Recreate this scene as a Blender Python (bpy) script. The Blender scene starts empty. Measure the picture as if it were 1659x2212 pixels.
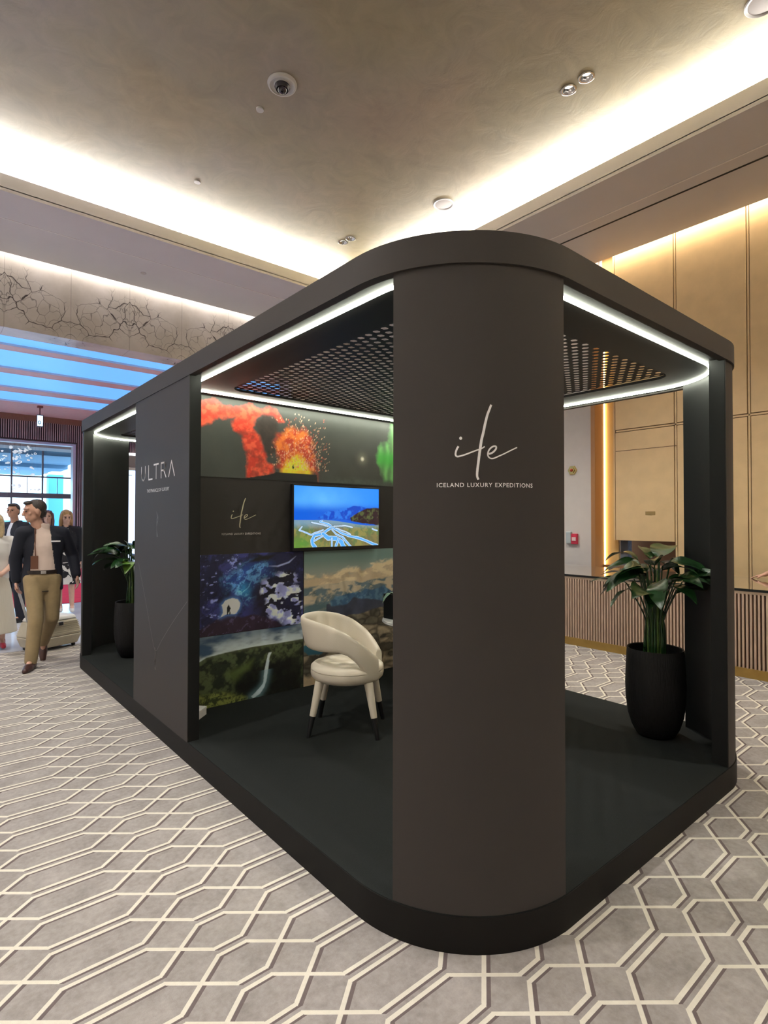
import bpy, bmesh, math, random, json
import numpy as np
from mathutils import Vector, Matrix

# ------------------------------------------------------------------ camera, world, exposure
SC = bpy.context.scene
COL = SC.collection
PI = math.pi

CAM_H = 1.58
yaw, pitch, roll = math.radians(40.1117), math.radians(.9227), math.radians(.0824)
fw = Vector((math.sin(yaw)*math.cos(pitch), math.cos(yaw)*math.cos(pitch), math.sin(pitch)))
rt = Vector((math.cos(yaw), -math.sin(yaw), 0)); up = rt.cross(fw)
rt, up = rt*math.cos(roll)+up*math.sin(roll), up*math.cos(roll)-rt*math.sin(roll)
cd = bpy.data.cameras.new('camera'); cam = bpy.data.objects.new('camera', cd); COL.objects.link(cam)
cam.matrix_world = Matrix(((rt.x, up.x, -fw.x, 0), (rt.y, up.y, -fw.y, 0), (rt.z, up.z, -fw.z, CAM_H), (0, 0, 0, 1)))
cd.sensor_fit = 'VERTICAL'; cd.sensor_height = 24; cd.lens = 1203.06/2212*24
cd.clip_start = .05; cd.clip_end = 300
SC.camera = cam

SC.view_settings.view_transform = 'Standard'
SC.view_settings.look = 'None'
SC.view_settings.gamma = 1
SC.view_settings.use_curve_mapping = False
SC.view_settings.exposure = 0.8
SC.cycles.use_denoising = True
SC.cycles.max_bounces = 8
SC.cycles.diffuse_bounces = 5
SC.cycles.glossy_bounces = 4
SC.cycles.sample_clamp_indirect = 6
SC.cycles.caustics_reflective = False
SC.cycles.caustics_refractive = False

W = bpy.data.worlds.new('world'); SC.world = W; W.use_nodes = True
W.node_tree.nodes['Background'].inputs[0].default_value = (.62, .82, 1, 1)
W.node_tree.nodes['Background'].inputs[1].default_value = 4.0

def area(name, loc, sx, sy, watts, col, rot=(0, 0, 0), spread=180, shape='RECTANGLE'):
    l = bpy.data.lights.new(name, 'AREA'); l.energy = watts; l.color = col
    l.shape = shape; l.size = sx
    if shape in ('RECTANGLE', 'ELLIPSE'): l.size_y = sy
    l.spread = math.radians(spread)
    o = bpy.data.objects.new(name, l); COL.objects.link(o); o.location = loc; o.rotation_euler = rot
    return o

# room dimensions
ZS, ZL, ZC = 5.60, 5.815, 6.05       # soffit underside, lip top, upper ceiling
TX0, TX1, TY0, TY1 = -6.0, 6.17, -4.3, 8.14    # tray edge
SX1, SY1 = 8.06, 10.0                # soffit outer edge
WX, WY = 8.25, 10.15                 # gold wall, marble wall
RX0, RY0 = -8.0, -6.0

# cove light strips, lying in the trough behind the lip, shining up
COOL = (1, .99, .965)
COVE = 44
area('cove_light', ((TX0+TX1)/2, TY1+.30, 5.795), TX1-TX0, .08, COVE*12.2, COOL, (PI, 0, 0))
area('cove_light', (TX1+.30, (TY0+TY1)/2, 5.795), .08, TY1-TY0, COVE*12.4, COOL, (PI, 0, 0))
area('cove_light', ((TX0+TX1)/2, TY0-.30, 5.795), TX1-TX0, .08, COVE*12.2, COOL, (PI, 0, 0))
area('cove_light', (TX0-.30, (TY0+TY1)/2, 5.795), .08, TY1-TY0, COVE*12.4, COOL, (PI, 0, 0))
# wall washers in the slots at the top of the gold wall and the marble
area('wall_wash_light', (8.16, 2.0, 5.75), .06, 12, 60, (1, .84, .62), (0, 0, 0))
area('wall_wash_light', (-.5, 10.075, 5.75), 13, .05, 45, (1, .95, .9), (0, 0, 0))
# daylight portal at the glass front
P_ = area('window_portal', (2, 28.9, 2.5), 16, 5, 1, (1, 1, 1), (PI/2, 0, 0)); P_.data.cycles.is_portal = True

# ------------------------------------------------------------------ materials
def lin(c):
    c = [x/255 for x in c[:3]]
    return [x/12.92 if x <= .04045 else ((x+.055)/1.055)**2.4 for x in c]
MATS = {}
def mat(name, rgb, rough=.5, metal=0, var=0, vscale=8, bump=0, bscale=60, emit=None, spec=None, coat=0, stretch=None, trans=0):
    """principled material; var mixes a noise variation of the colour, bump adds a fine relief"""
    if name in MATS: return MATS[name]
    m = bpy.data.materials.new(name); m.use_nodes = True; MATS[name] = m
    nt = m.node_tree; b = nt.nodes['Principled BSDF']
    b.inputs['Base Color'].default_value = (*rgb, 1)
    b.inputs['Roughness'].default_value = rough; b.inputs['Metallic'].default_value = metal
    if spec is not None: b.inputs['Specular IOR Level'].default_value = spec
    if coat: b.inputs['Coat Weight'].default_value = coat; b.inputs['Coat Roughness'].default_value = .08
    if trans: b.inputs['Transmission Weight'].default_value = trans
    if emit: b.inputs['Emission Color'].default_value = (*emit[:3], 1); b.inputs['Emission Strength'].default_value = emit[3]
    tc = nt.nodes.new('ShaderNodeTexCoord')
    src = tc.outputs['Object']
    if stretch:
        mp = nt.nodes.new('ShaderNodeMapping'); mp.inputs['Scale'].default_value = stretch
        nt.links.new(src, mp.inputs[0]); src = mp.outputs[0]
    if var:
        n = nt.nodes.new('ShaderNodeTexNoise'); n.inputs['Scale'].default_value = vscale; n.inputs['Detail'].default_value = 6
        nt.links.new(src, n.inputs['Vector'])
        r = nt.nodes.new('ShaderNodeValToRGB')
        r.color_ramp.elements[0].position = .3; r.color_ramp.elements[1].position = .7
        r.color_ramp.elements[0].color = (*[max(0, c*(1-var)) for c in rgb], 1)
        r.color_ramp.elements[1].color = (*[min(1, c*(1+var)) for c in rgb], 1)
        nt.links.new(n.outputs['Fac'], r.inputs[0]); nt.links.new(r.outputs[0], b.inputs['Base Color'])
    if bump:
        n2 = nt.nodes.new('ShaderNodeTexNoise'); n2.inputs['Scale'].default_value = bscale; n2.inputs['Detail'].default_value = 4
        nt.links.new(src, n2.inputs['Vector'])
        bp = nt.nodes.new('ShaderNodeBump'); bp.inputs['Strength'].default_value = bump; bp.inputs['Distance'].default_value = .01
        nt.links.new(n2.outputs['Fac'], bp.inputs['Height']); nt.links.new(bp.outputs[0], b.inputs['Normal'])
    return m

class NB:
    """tiny helper to write node maths as expressions"""
    def __init__(s, m): s.nt = m.node_tree; s.b = s.nt.nodes['Principled BSDF']
    def new(s, t, **kw):
        n = s.nt.nodes.new(t)
        for k, v in kw.items(): setattr(n, k, v)
        return n
    def put(s, sock, v):
        if isinstance(v, (int, float)): sock.default_value = v
        elif isinstance(v, (tuple, list)): sock.default_value = v
        else: s.nt.links.new(v, sock)
    def m(s, op, a, b=0, c=0):
        n = s.new('ShaderNodeMath', operation=op)
        s.put(n.inputs[0], a); s.put(n.inputs[1], b); s.put(n.inputs[2], c)
        return n.outputs[0]
    def mix(s, f, a, b):
        n = s.new('ShaderNodeMix', data_type='RGBA')
        s.put(n.inputs[0], f); s.put(n.inputs[6], a); s.put(n.inputs[7], b)
        return n.outputs[2]
    def obj(s):
        return s.new('ShaderNodeTexCoord').outputs['Object']
    def xyz(s, v):
        n = s.new('ShaderNodeSeparateXYZ'); s.nt.links.new(v, n.inputs[0]); return n.outputs
    def comb(s, x, y, z):
        n = s.new('ShaderNodeCombineXYZ'); s.put(n.inputs[0], x); s.put(n.inputs[1], y); s.put(n.inputs[2], z); return n.outputs[0]
    def noise(s, v, scale, detail=4, rough=.5, dist=0):
        n = s.new('ShaderNodeTexNoise'); s.put(n.inputs['Vector'], v); n.inputs['Scale'].default_value = scale
        n.inputs['Detail'].default_value = detail; n.inputs['Roughness'].default_value = rough; n.inputs['Distortion'].default_value = dist
        return n
    def ramp(s, f, stops):
        n = s.new('ShaderNodeValToRGB'); cr = n.color_ramp
        while len(cr.elements) < len(stops): cr.elements.new(.5)
        for e, (p, c) in zip(cr.elements, stops): e.position = p; e.color = (*c, 1)
        s.put(n.inputs[0], f); return n.outputs[0]

def carpet_material():
    m = mat('patterned_carpet', (.3, .27, .25), .95, spec=.1); N = NB(m)
    o = N.xyz(N.obj()); x, y = o[0], o[1]
    SL = .0785/.0945; PX = .768
    def line(dx, dy, w, soft=.0015):
        xx = N.m('SUBTRACT', x, dx+1.534); yy = N.m('SUBTRACT', y, dy+1.0785)
        u = N.m('FLOORED_MODULO', xx, PX)
        d = N.m('MINIMUM', N.m('MINIMUM', u, N.m('ABSOLUTE', N.m('SUBTRACT', u, .301))), N.m('SUBTRACT', PX, u))
        H = N.m('MINIMUM', N.m('MULTIPLY', d, SL), .0795)
        v = N.m('ABSOLUTE', N.m('SUBTRACT', N.m('FLOORED_MODULO', N.m('ADD', yy, .0995), .199), .0995))
        flat = N.m('GREATER_THAN', N.m('MULTIPLY', d, SL), .0795)
        k = N.m('ADD', N.m('MULTIPLY', flat, .23), .77)
        e = N.m('MULTIPLY', N.m('ABSOLUTE', N.m('SUBTRACT', v, H)), k)
        return N.m('LESS_THAN', e, w)
    L = line(0, 0, .0080)
    ox, oy = .768*.0165, -.64*.0165
    S1 = line(ox*1.0, oy*1.0, .0070)
    n1 = N.noise(N.obj(), 5, 8, .6); n2 = N.noise(N.obj(), 38, 5, .65); n3 = N.noise(N.obj(), 1.1, 2)
    f = N.m('ADD', N.m('MULTIPLY', n1.outputs['Fac'], .55), N.m('MULTIPLY', n2.outputs['Fac'], .45))
    base = N.ramp(f, [(.36, (.205, .185, .178)), (.5, (.28, .254, .245)), (.64, (.36, .328, .316))])
    tint = N.mix(N.m('MULTIPLY', n3.outputs['Fac'], .35), base, (.33, .315, .27, 1))
    dark = N.mix(n2.outputs['Fac'], (.10, .078, .078, 1), (.16, .13, .125, 1))
    cream = N.mix(n2.outputs['Fac'], (.56, .52, .44, 1), (.70, .66, .57, 1))
    c = N.mix(S1, tint, dark); c = N.mix(L, c, cream)
    N.put(N.b.inputs['Base Color'], c)
    bp = N.new('ShaderNodeBump'); bp.inputs['Strength'].default_value = .5; bp.inputs['Distance'].default_value = .004
    n4 = N.noise(N.obj(), 420, 2); h = N.m('ADD', N.m('MULTIPLY', L, 1.2), n4.outputs['Fac'])
    N.put(bp.inputs['Height'], h); N.put(N.b.inputs['Normal'], bp.outputs[0])
    return m

def marble_material():
    m = mat('veined_marble', (.62, .56, .50), .22, spec=.4); N = NB(m)
    o = N.xyz(N.obj()); x, z = o[0], o[2]
    xm = N.m('PINGPONG', N.m('SUBTRACT', x, 1.9), .9)            # book-matched slabs
    v = N.comb(xm, o[1], z)
    nz = N.noise(v, 1.7, 3, .55); sc = N.new('ShaderNodeVectorMath', operation='SCALE'); sc.inputs['Scale'].default_value = .45
    N.put(sc.inputs[0], nz.outputs['Color']); ad = N.new('ShaderNodeVectorMath', operation='ADD'); N.put(ad.inputs[0], v); N.put(ad.inputs[1], sc.outputs[0])
    def vein(scale, w0, w1):
        vo = N.new('ShaderNodeTexVoronoi', feature='DISTANCE_TO_EDGE'); vo.inputs['Scale'].default_value = scale; N.put(vo.inputs['Vector'], ad.outputs[0])
        mr = N.new('ShaderNodeMapRange'); N.put(mr.inputs[0], vo.outputs['Distance']); mr.inputs[1].default_value = w0; mr.inputs[2].default_value = w1
        mr.inputs[3].default_value = 1; mr.inputs[4].default_value = 0; return mr.outputs[0]
    # veins gather in a band that crosses the slabs
    band = N.m('ABSOLUTE', N.m('SUBTRACT', z, N.m('ADD', 4.88, N.m('MULTIPLY', N.m('SUBTRACT', xm, .2), .32))))
    nb = N.noise(v, 1.6, 3)
    msk = N.m('SUBTRACT', 1.05, N.m('MULTIPLY', N.m('ADD', band, N.m('MULTIPLY', N.m('SUBTRACT', nb.outputs['Fac'], .5), 1.3)), 2.7)); msk = N.m('MAXIMUM', N.m('MINIMUM', msk, 1), 0)
    v1 = N.m('MULTIPLY', vein(2.5, .004, .020), N.m('MINIMUM', N.m('MULTIPLY', msk, 3), 1)); v2 = N.m('MULTIPLY', vein(6.0, .003, .03), N.m('MULTIPLY', N.m('MINIMUM', N.m('MULTIPLY', msk, 1.6), 1), .65))
    f = N.m('MAXIMUM', v1, v2)
    cl = N.noise(v, 1.3, 7, .6)
    base = N.ramp(cl.outputs['Fac'], [(.3, (.42, .38, .335)), (.5, (.56, .51, .46)), (.7, (.66, .61, .57))])
    c = N.mix(f, base, (.055, .042, .042, 1))
    seam = N.m('LESS_THAN', N.m('ABSOLUTE', N.m('SUBTRACT', N.m('FLOORED_MODULO', N.m('SUBTRACT', x, 1.45), .9), .45)), .0035)
    c = N.mix(N.m('MULTIPLY', seam, .6), c, (.2, .17, .15, 1))
    N.put(N.b.inputs['Base Color'], c)
    return m

def ceiling_material():
    m = mat('pearl_plaster', (.5, .45, .38), .42, spec=.35); N = NB(m)
    o = N.xyz(N.obj())
    n0 = N.noise(N.obj(), .33, 3, .5); n1 = N.noise(N.obj(), 3.0, 8, .65, 1.2)
    hue = N.ramp(n0.outputs['Fac'], [(.30, (.43, .335, .325)), (.42, (.42, .39, .365)), (.52, (.41, .385, .305)), (.64, (.42, .35, .225))])
    v = N.ramp(n1.outputs['Fac'], [(.3, (.86, .86, .86)), (.7, (1.08, 1.06, 1.03))])
    gx = N.new('ShaderNodeMapRange'); N.put(gx.inputs[0], N.m('ADD', o[0], N.m('MULTIPLY', n0.outputs['Fac'], 3))); gx.inputs[1].default_value = 2.2; gx.inputs[2].default_value = 6.0
    hue = N.mix(N.m('MULTIPLY', gx.outputs[0], .75), hue, (.44, .365, .20, 1))  # gold towards +x: the plaster's view-dependent sheen painted into its colour
    mx = N.new('ShaderNodeMix', data_type='RGBA', blend_type='MULTIPLY'); mx.inputs[0].default_value = 1
    N.put(mx.inputs[6], hue); N.put(mx.inputs[7], v)
    N.put(N.b.inputs['Base Color'], mx.outputs[2])
    bp = N.new('ShaderNodeBump'); bp.inputs['Strength'].default_value = .25; bp.inputs['Distance'].default_value = .02
    N.put(bp.inputs['Height'], n1.outputs['Fac']); N.put(N.b.inputs['Normal'], bp.outputs[0])
    return m

M_carpet = carpet_material(); M_marble = marble_material(); M_ceil = ceiling_material()
M_soffit = mat('warm_white_paint', (.62, .585, .57), .6, var=.02, vscale=2)
M_white = mat('white_wall_paint', (.66, .62, .58), .6, var=.02)
M_gold = mat('gold_fabric_panel', (.78, .57, .31), .45, .2, var=.05, vscale=5, bump=.08, bscale=400)
M_goldb = mat('brass_plinth', (.48, .31, .09), .38, .6, var=.1, vscale=6)
M_groove = mat('dark_groove', (.16, .08, .04), .7)
M_wood = mat('brown_wood', (.24, .135, .085), .5, var=.15, vscale=14, stretch=(8, 8, .6))
M_rib = mat('ribbed_wood', (.56, .40, .30), .5, var=.15, vscale=10, stretch=(6, 6, .5))
M_ribd = mat('dark_wood_back', (.035, .016, .012), .7)
M_black = mat('black_laminate', (.009, .0082, .0075), .55, spec=.15, bump=.03, bscale=900)
M_blackp = mat('matt_black_carpet', (.0135, .0155, .015), .85, spec=.10, var=.25, vscale=300, bump=.2, bscale=700)
M_panel = mat('charcoal_laminate', (.040, .0345, .032), .62, spec=.28, bump=.03, bscale=900)
M_edge = mat('black_edge', (.0055, .006, .006), .6, spec=.3)
M_glossc = mat('polished_counter', (.20, .15, .10), .04, .0, spec=.9, coat=1)
M_stonef = mat('pale_polished_stone', (.58, .60, .66), .12, var=.06, vscale=2, spec=.6)
M_red = mat('red_carpet', (.62, .012, .045), .9, var=.1, vscale=5)
M_led = mat('led_diffuser', (.9, .9, .85), .5, emit=(.96, 1, .82, 30))
M_chrome = mat('polished_steel', (.75, .74, .73), .12, 1)
M_whitep = mat('white_plastic', (.72, .70, .66), .4)
M_darkgl = mat('dark_glass', (.012, .008, .014), .06, spec=.8)
M_lamp = mat('lamp_glow', (1, 1, 1), .5, emit=(1, .97, .9, 14))
M_signw = mat('sign_white', (.98, .97, .95), .5)
M_signg = mat('sign_gold', (.62, .58, .40), .4, .3)
M_letter = mat('letter_grey', (.72, .66, .62), .4, .0)

# ------------------------------------------------------------------ mesh helpers
def link(name, me, m=None, parent=None, loc=None):
    o = bpy.data.objects.new(name, me); COL.objects.link(o)
    if m is not None and not me.materials: me.materials.append(m)
    if parent is not None: o.parent = parent
    if loc is not None: o.location = loc
    return o
def tag(o, label=None, cat=None, group=None, kind=None):
    if label: o['label'] = label
    if cat: o['category'] = cat
    if group: o['group'] = group
    if kind: o['kind'] = kind
    return o
def empty(name, loc=(0, 0, 0), rz=0):
    o = bpy.data.objects.new(name, None); COL.objects.link(o); o.location = loc; o.rotation_euler = (0, 0, rz); o.empty_display_size = .1
    return o
def fin(bm, name, m, parent=None, smooth=False, bevel=0, seg=2, angle=35, loc=None):
    me = bpy.data.meshes.new(name)
    bmesh.ops.recalc_face_normals(bm, faces=bm.faces)
    if bevel:
        ed = [e for e in bm.edges if len(e.link_faces) == 2 and e.calc_face_angle(0) > math.radians(angle)]
        bmesh.ops.bevel(bm, geom=ed, offset=bevel, segments=seg, affect='EDGES', profile=.5, clamp_overlap=True)
    bm.to_mesh(me); bm.free()
    if smooth:
        me.polygons.foreach_set('use_smooth', [True]*len(me.polygons))
        me.set_sharp_from_angle(angle=math.radians(angle))
    return link(name, me, m, parent, loc)
def bx(bm, x0, x1, y0, y1, z0, z1):
    v = [bm.verts.new(p) for p in ((x0, y0, z0), (x1, y0, z0), (x1, y1, z0), (x0, y1, z0), (x0, y0, z1), (x1, y0, z1), (x1, y1, z1), (x0, y1, z1))]
    for f in ((0, 3, 2, 1), (4, 5, 6, 7), (0, 1, 5, 4), (1, 2, 6, 5), (2, 3, 7, 6), (3, 0, 4, 7)): bm.faces.new([v[i] for i in f])
    return v
def box(name, x0, x1, y0, y1, z0, z1, m, parent=None, bevel=0, kind=None):
    bm = bmesh.new(); bx(bm, x0, x1, y0, y1, z0, z1)
    o = fin(bm, name, m, parent, bevel=bevel)
    if kind: o['kind'] = kind
    return o
def prism(bm, pts, z0, z1):
    n = len(pts); a = [bm.verts.new((p[0], p[1], z0)) for p in pts]; b = [bm.verts.new((p[0], p[1], z1)) for p in pts]
    bm.faces.new(a[::-1]); bm.faces.new(b)
    for i in range(n): bm.faces.new((a[i], a[(i+1) % n], b[(i+1) % n], b[i]))
def ringprism(bm, outer, inner, z0, z1):
    n = len(outer); L = [[bm.verts.new((p[0], p[1], z)) for p in pts] for pts, z in ((outer, z0), (inner, z0), (outer, z1), (inner, z1))]
    for i in range(n):
        j = (i+1) % n
        bm.faces.new((L[0][i], L[0][j], L[1][j], L[1][i])); bm.faces.new((L[2][j], L[2][i], L[3][i], L[3][j]))
        bm.faces.new((L[0][j], L[0][i], L[2][i], L[2][j])); bm.faces.new((L[1][i], L[1][j], L[3][j], L[3][i]))
def rrect(x0, y0, x1, y1, r, n=14):
    """rounded rectangle outline; r may be one radius or four (x0y0, x1y0, x1y1, x0y1)"""
    r = [r]*4 if isinstance(r, (int, float)) else r
    out = []
    for k, (cx, cy, a0) in enumerate(((x0, y0, PI), (x1, y0, 1.5*PI), (x1, y1, 0), (x0, y1, .5*PI))):
        rr = max(r[k], .002); sx = 1 if cx == x0 else -1; sy = 1 if cy == y0 else -1
        for i in range(n+1):
            a = a0+(PI/2)*i/n; out.append((cx+sx*rr+rr*math.cos(a), cy+sy*rr+rr*math.sin(a)))
    return out
def lathe(bm, prof, c=(0, 0), n=32, flat=False):
    """revolve (r, z) profile"""
    rows = []
    for r, z in prof:
        if r < 1e-6: rows.append([bm.verts.new((c[0], c[1], z))])
        else: rows.append([bm.verts.new((c[0]+r*math.cos(2*PI*i/n), c[1]+r*math.sin(2*PI*i/n), z)) for i in range(n)])
    for a, b in zip(rows, rows[1:]):
        for i in range(n):
            j = (i+1) % n
            if len(a) == 1 and len(b) == 1: continue
            if len(a) == 1: bm.faces.new((a[0], b[j], b[i]))
            elif len(b) == 1: bm.faces.new((a[i], a[j], b[0]))
            else: bm.faces.new((a[i], a[j], b[j], b[i]))
def tube(bm, pts, rad, n=8, cap=True):
    pts = [Vector(p) for p in pts]; rad = rad if isinstance(rad, (list, tuple)) else [rad]*len(pts)
    rows = []; prev = None
    for i, p in enumerate(pts):
        t = (pts[min(i+1, len(pts)-1)]-pts[max(i-1, 0)]).normalized()
        if prev is None:
            a = Vector((0, 0, 1)) if abs(t.z) < .9 else Vector((1, 0, 0)); u = t.cross(a).normalized()
        else: u = (prev-t*prev.dot(t)).normalized()
        prev = u; w = t.cross(u)
        rows.append([bm.verts.new(p+(u*math.cos(2*PI*k/n)+w*math.sin(2*PI*k/n))*rad[i]) for k in range(n)])
    for a, b in zip(rows, rows[1:]):
        for k in range(n): bm.faces.new((a[k], a[(k+1) % n], b[(k+1) % n], b[k]))
    if cap: bm.faces.new(rows[0][::-1]); bm.faces.new(rows[-1])
def copy_tree(o, parent=None):
    c = o.copy(); COL.objects.link(c); c.parent = parent
    for ch in list(o.children): copy_tree(ch, c)
    return c
def catmull(pts, n=6):
    P = [Vector(p) for p in pts]; out = []
    for i in range(len(P)-1):
        a, b, c, d = P[max(i-1, 0)], P[i], P[i+1], P[min(i+2, len(P)-1)]
        for k in range(n):
            t = k/n; out.append(.5*((2*b)+(c-a)*t+(2*a-5*b+4*c-d)*t*t+(3*b-a-3*c+d)*t**3))
    out.append(P[-1]); return out

# ------------------------------------------------------------------ the room
box('floor', RX0-.2, 8.6, RY0-.2, 8.02, -.1, 0, M_carpet, kind='structure')
box('floor_entrance', RX0-.2, 14, 8.02, 29.3, -.1, 0, M_stonef, kind='structure')
box('ceiling', TX0-.62, TX1+.62, TY0-.62, TY1+.62, ZC, ZC+.1, M_ceil, kind='structure')
# dropped soffit with upstanding lip and the closing riser behind the trough
bm = bmesh.new()
q = lambda d: rrect(TX0-d, TY0-d, TX1+d, TY1+d, 0, 1)
ringprism(bm, rrect(RX0, RY0, SX1, SY1, 0, 1), q(0), ZS, ZS+.05)
ringprism(bm, q(.05), q(0), ZS+.04, ZL)
ringprism(bm, q(.67), q(.60), ZS+.04, ZC+.05)
fin(bm, 'ceiling_soffit', M_soffit)['kind'] = 'structure'
# closing slab above the slots
bm = bmesh.new(); ringprism(bm, rrect(RX0-.2, RY0-.2, 8.6, 10.6, 0, 1), q(.66), 5.85, 5.95)
fin(bm, 'ceiling_slab', M_soffit)['kind'] = 'structure'
# shadow line and thin raised line in the soffit
bm = bmesh.new(); ringprism(bm, rrect(TX0-.73, TY0-.73, TX1+.73, TY1+.745, 0, 1), rrect(TX0-.71, TY0-.71, TX1+.71, TY1+.73, 0, 1), ZS-.004, ZS+.01)
fin(bm, 'trim_1', mat('trim_white', (.85, .80, .76), .5))['kind'] = 'structure'
v_ = tag(box('ceiling_vent', 7.105, 7.135, -5.5, 9.2, ZS-.003, ZS+.02, M_edge), 'long thin black slot diffuser cut along the soffit above the counter', 'vent')
v_['kind'] = 'structure'

box('wall_back', RX0-.2, 8.6, RY0-.2, RY0, 0, 6.0, M_white, kind='structure')
box('wall_left', RX0-.2, RX0, RY0, 29.3, 0, 6.0, M_white, kind='structure')
# marble header over the way to the entrance hall, and plain wall beside it
bm = bmesh.new(); bx(bm, RX0, 6.0, WY, 10.6, 4.52, 5.95)
fin(bm, 'wall_marble', M_marble)['kind'] = 'structure'
bm = bmesh.new(); bx(bm, 6.0, 8.6, WY, 10.6, 0, 5.95)
fin(bm, 'wall_far', M_white)['kind'] = 'structure'

# gold panelled wall behind the counter
wr = empty('wall_right'); wr['kind'] = 'structure'
bm = bmesh.new(); bx(bm, WX+.03, 8.6, RY0, 3.28, 0, 5.9); bx(bm, WX+.03, 8.6, 3.28, 4.265, 1.29, 5.9)
bx(bm, WX+.55, 8.95, 3.2, 4.5, 0, 1.6)
fin(bm, 'wall_core', M_groove, wr)
seams = [4.28-.912*k for k in range(0, 12)]
for k in range(11):
    y1, y0 = seams[k]-.022, seams[k+1]+.022
    zb = 1.29 if k == 0 else .0
    for z0, z1 in ((zb, 2.94), (2.985, 5.9)):
        bm = bmesh.new(); bx(bm, WX, WX+.04, y0, y1, z0, z1); fin(bm, 'panel', M_gold, wr, bevel=.003)
    bm = bmesh.new(); bx(bm, WX+.006, WX+.04, y1+.010, y1+.034, 0 if k else 1.29, 5.9); fin(bm, 'panel_bead', M_gold, wr)
bm = bmesh.new(); bx(bm, WX+.006, WX+.04, RY0, 4.25, 2.951, 2.974); fin(bm, 'panel_bead', M_gold, wr)
bm = bmesh.new(); bx(bm, WX-.002, WX+.01, 3.36, 4.25, 2.652, 2.660); fin(bm, 'groove', M_groove, wr)
bm = bmesh.new(); bx(bm, WX-.006, WX+.01, 3.66, 3.80, 1.675, 1.725); fin(bm, 'name_plate', mat('dull_brass', (.36, .25, .10), .5, .4), wr)
# backlit recess and its wood jamb
bm = bmesh.new(); bx(bm, 8.36, 8.40, 4.27, 4.52, 0, 5.9); fin(bm, 'recess_lining', mat('warm_cream', (.72, .52, .24), .6), wr)
bm = bmesh.new(); bx(bm, 8.06, 8.45, 4.49, 4.56, 0, 5.59); fin(bm, 'jamb', mat('honey_wood', (.36, .17, .06), .5), wr, bevel=.003)
bm = bmesh.new(); bx(bm, 8.33, 8.355, 4.480, 4.489, .1, 5.55); fin(bm, 'light_strip', mat('warm_led', (1, .8, .4), .5, emit=(1, .66, .27, 6)), wr)
box('wall_white', 8.30, 8.6, 4.56, WY, 0, 5.95, M_white, kind='structure')

# service hatch below the gold panel: dark recess with a grey curtain and shelf goods
bm = bmesh.new(); bx(bm, 8.40, 8.52, 4.14, 4.26, .9, 1.29); fin(bm, 'curtain', mat('grey_blue_cloth', (.13, .15, .20), .8, var=.3, vscale=20, stretch=(1, 20, 1)), wr)
bm = bmesh.new(); bx(bm, 8.30, 8.78, 3.30, 4.50, .86, .90); fin(bm, 'shelf', mat('walnut_shelf', (.30, .14, .06), .4), wr)

# small fittings on the white wall
t = tag(empty('wall_emblem', (8.30, 5.02, 2.42)), 'brass hexagonal emblem plate on the white wall beyond the booth', 'emblem')
bm = bmesh.new(); c6 = [(math.cos(a*PI/3)*.085, math.sin(a*PI/3)*.085) for a in range(6)]
for a, b in ((-.02, 1.0), (-.035, .62)):
    vs = [bm.verts.new((0, p[0]*b, p[1]*b)) for p in c6]; vt = [bm.verts.new((a, p[0]*b*.92, p[1]*b*.92)) for p in c6]
    bm.faces.new(vt)
    for i in range(6): bm.faces.new((vs[i], vs[(i+1) % 6], vt[(i+1) % 6], vt[i]))
fin(bm, 'plate', mat('polished_brass', (.75, .52, .16), .2, 1), t)
bm = bmesh.new(); bmesh.ops.create_uvsphere(bm, u_segments=16, v_segments=10, radius=.028)
for v in bm.verts: v.co.x -= .035
fin(bm, 'boss', mat('copper_boss', (.45, .10, .05), .3, .8), t, smooth=True)
t = tag(empty('fire_alarm', (8.30, 4.975, 1.29)), 'small red fire alarm call point on the white wall', 'alarm')
bm = bmesh.new(); bx(bm, -.04, 0, -.055, .055, -.085, .085); fin(bm, 'housing', mat('alarm_red', (.60, .03, .07), .4), t, bevel=.006)
bm = bmesh.new(); bx(bm, -.05, -.038, -.035, .035, -.03, .03); fin(bm, 'lever', mat('alarm_white', (.8, .6, .6), .4), t, bevel=.003)
t = tag(empty('wall_phone', (8.30, 5.07, 1.30)), 'pale grey plastic handset box beside the red fire alarm', 'telephone')
bm = bmesh.new(); bx(bm, -.05, 0, -.04, .05, -.09, .11); fin(bm, 'housing', mat('pale_grey_plastic', (.45, .52, .54), .4), t, bevel=.012)

# reception counter
t = tag(empty('reception_counter', (6.45, 0, 0)), 'long reception counter with ribbed wood front, brass plinth and polished top', 'counter')
CY0, CY1 = -4.5, 7.2
bm = bmesh.new(); bx(bm, -.02, 1.35, CY0, CY1, .872, .90); fin(bm, 'worktop', M_glossc, t, bevel=.002)
bm = bmesh.new(); bx(bm, -.024, -.0195, CY0, CY1, .876, .90); fin(bm, 'worktop_edge', M_edge, t)
bm = bmesh.new(); bx(bm, -.012, .02, CY0, CY1, .845, .872); fin(bm, 'top_rail', mat('pale_oak', (.55, .42, .31), .5), t)
bm = bmesh.new(); bx(bm, .02, 1.30, CY0, CY1, .10, .872); fin(bm, 'carcass', M_ribd, t)
bm = bmesh.new(); bx(bm, -.004, 1.2, CY0, CY1, 0, .10); fin(bm, 'plinth', M_goldb, t)
bm = bmesh.new(); y = CY0
while y < CY1:
    bx(bm, -.020, .022, y, y+.0175, .10, .846); y += .0352
fin(bm, 'slat_front', M_rib, t)

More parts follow.
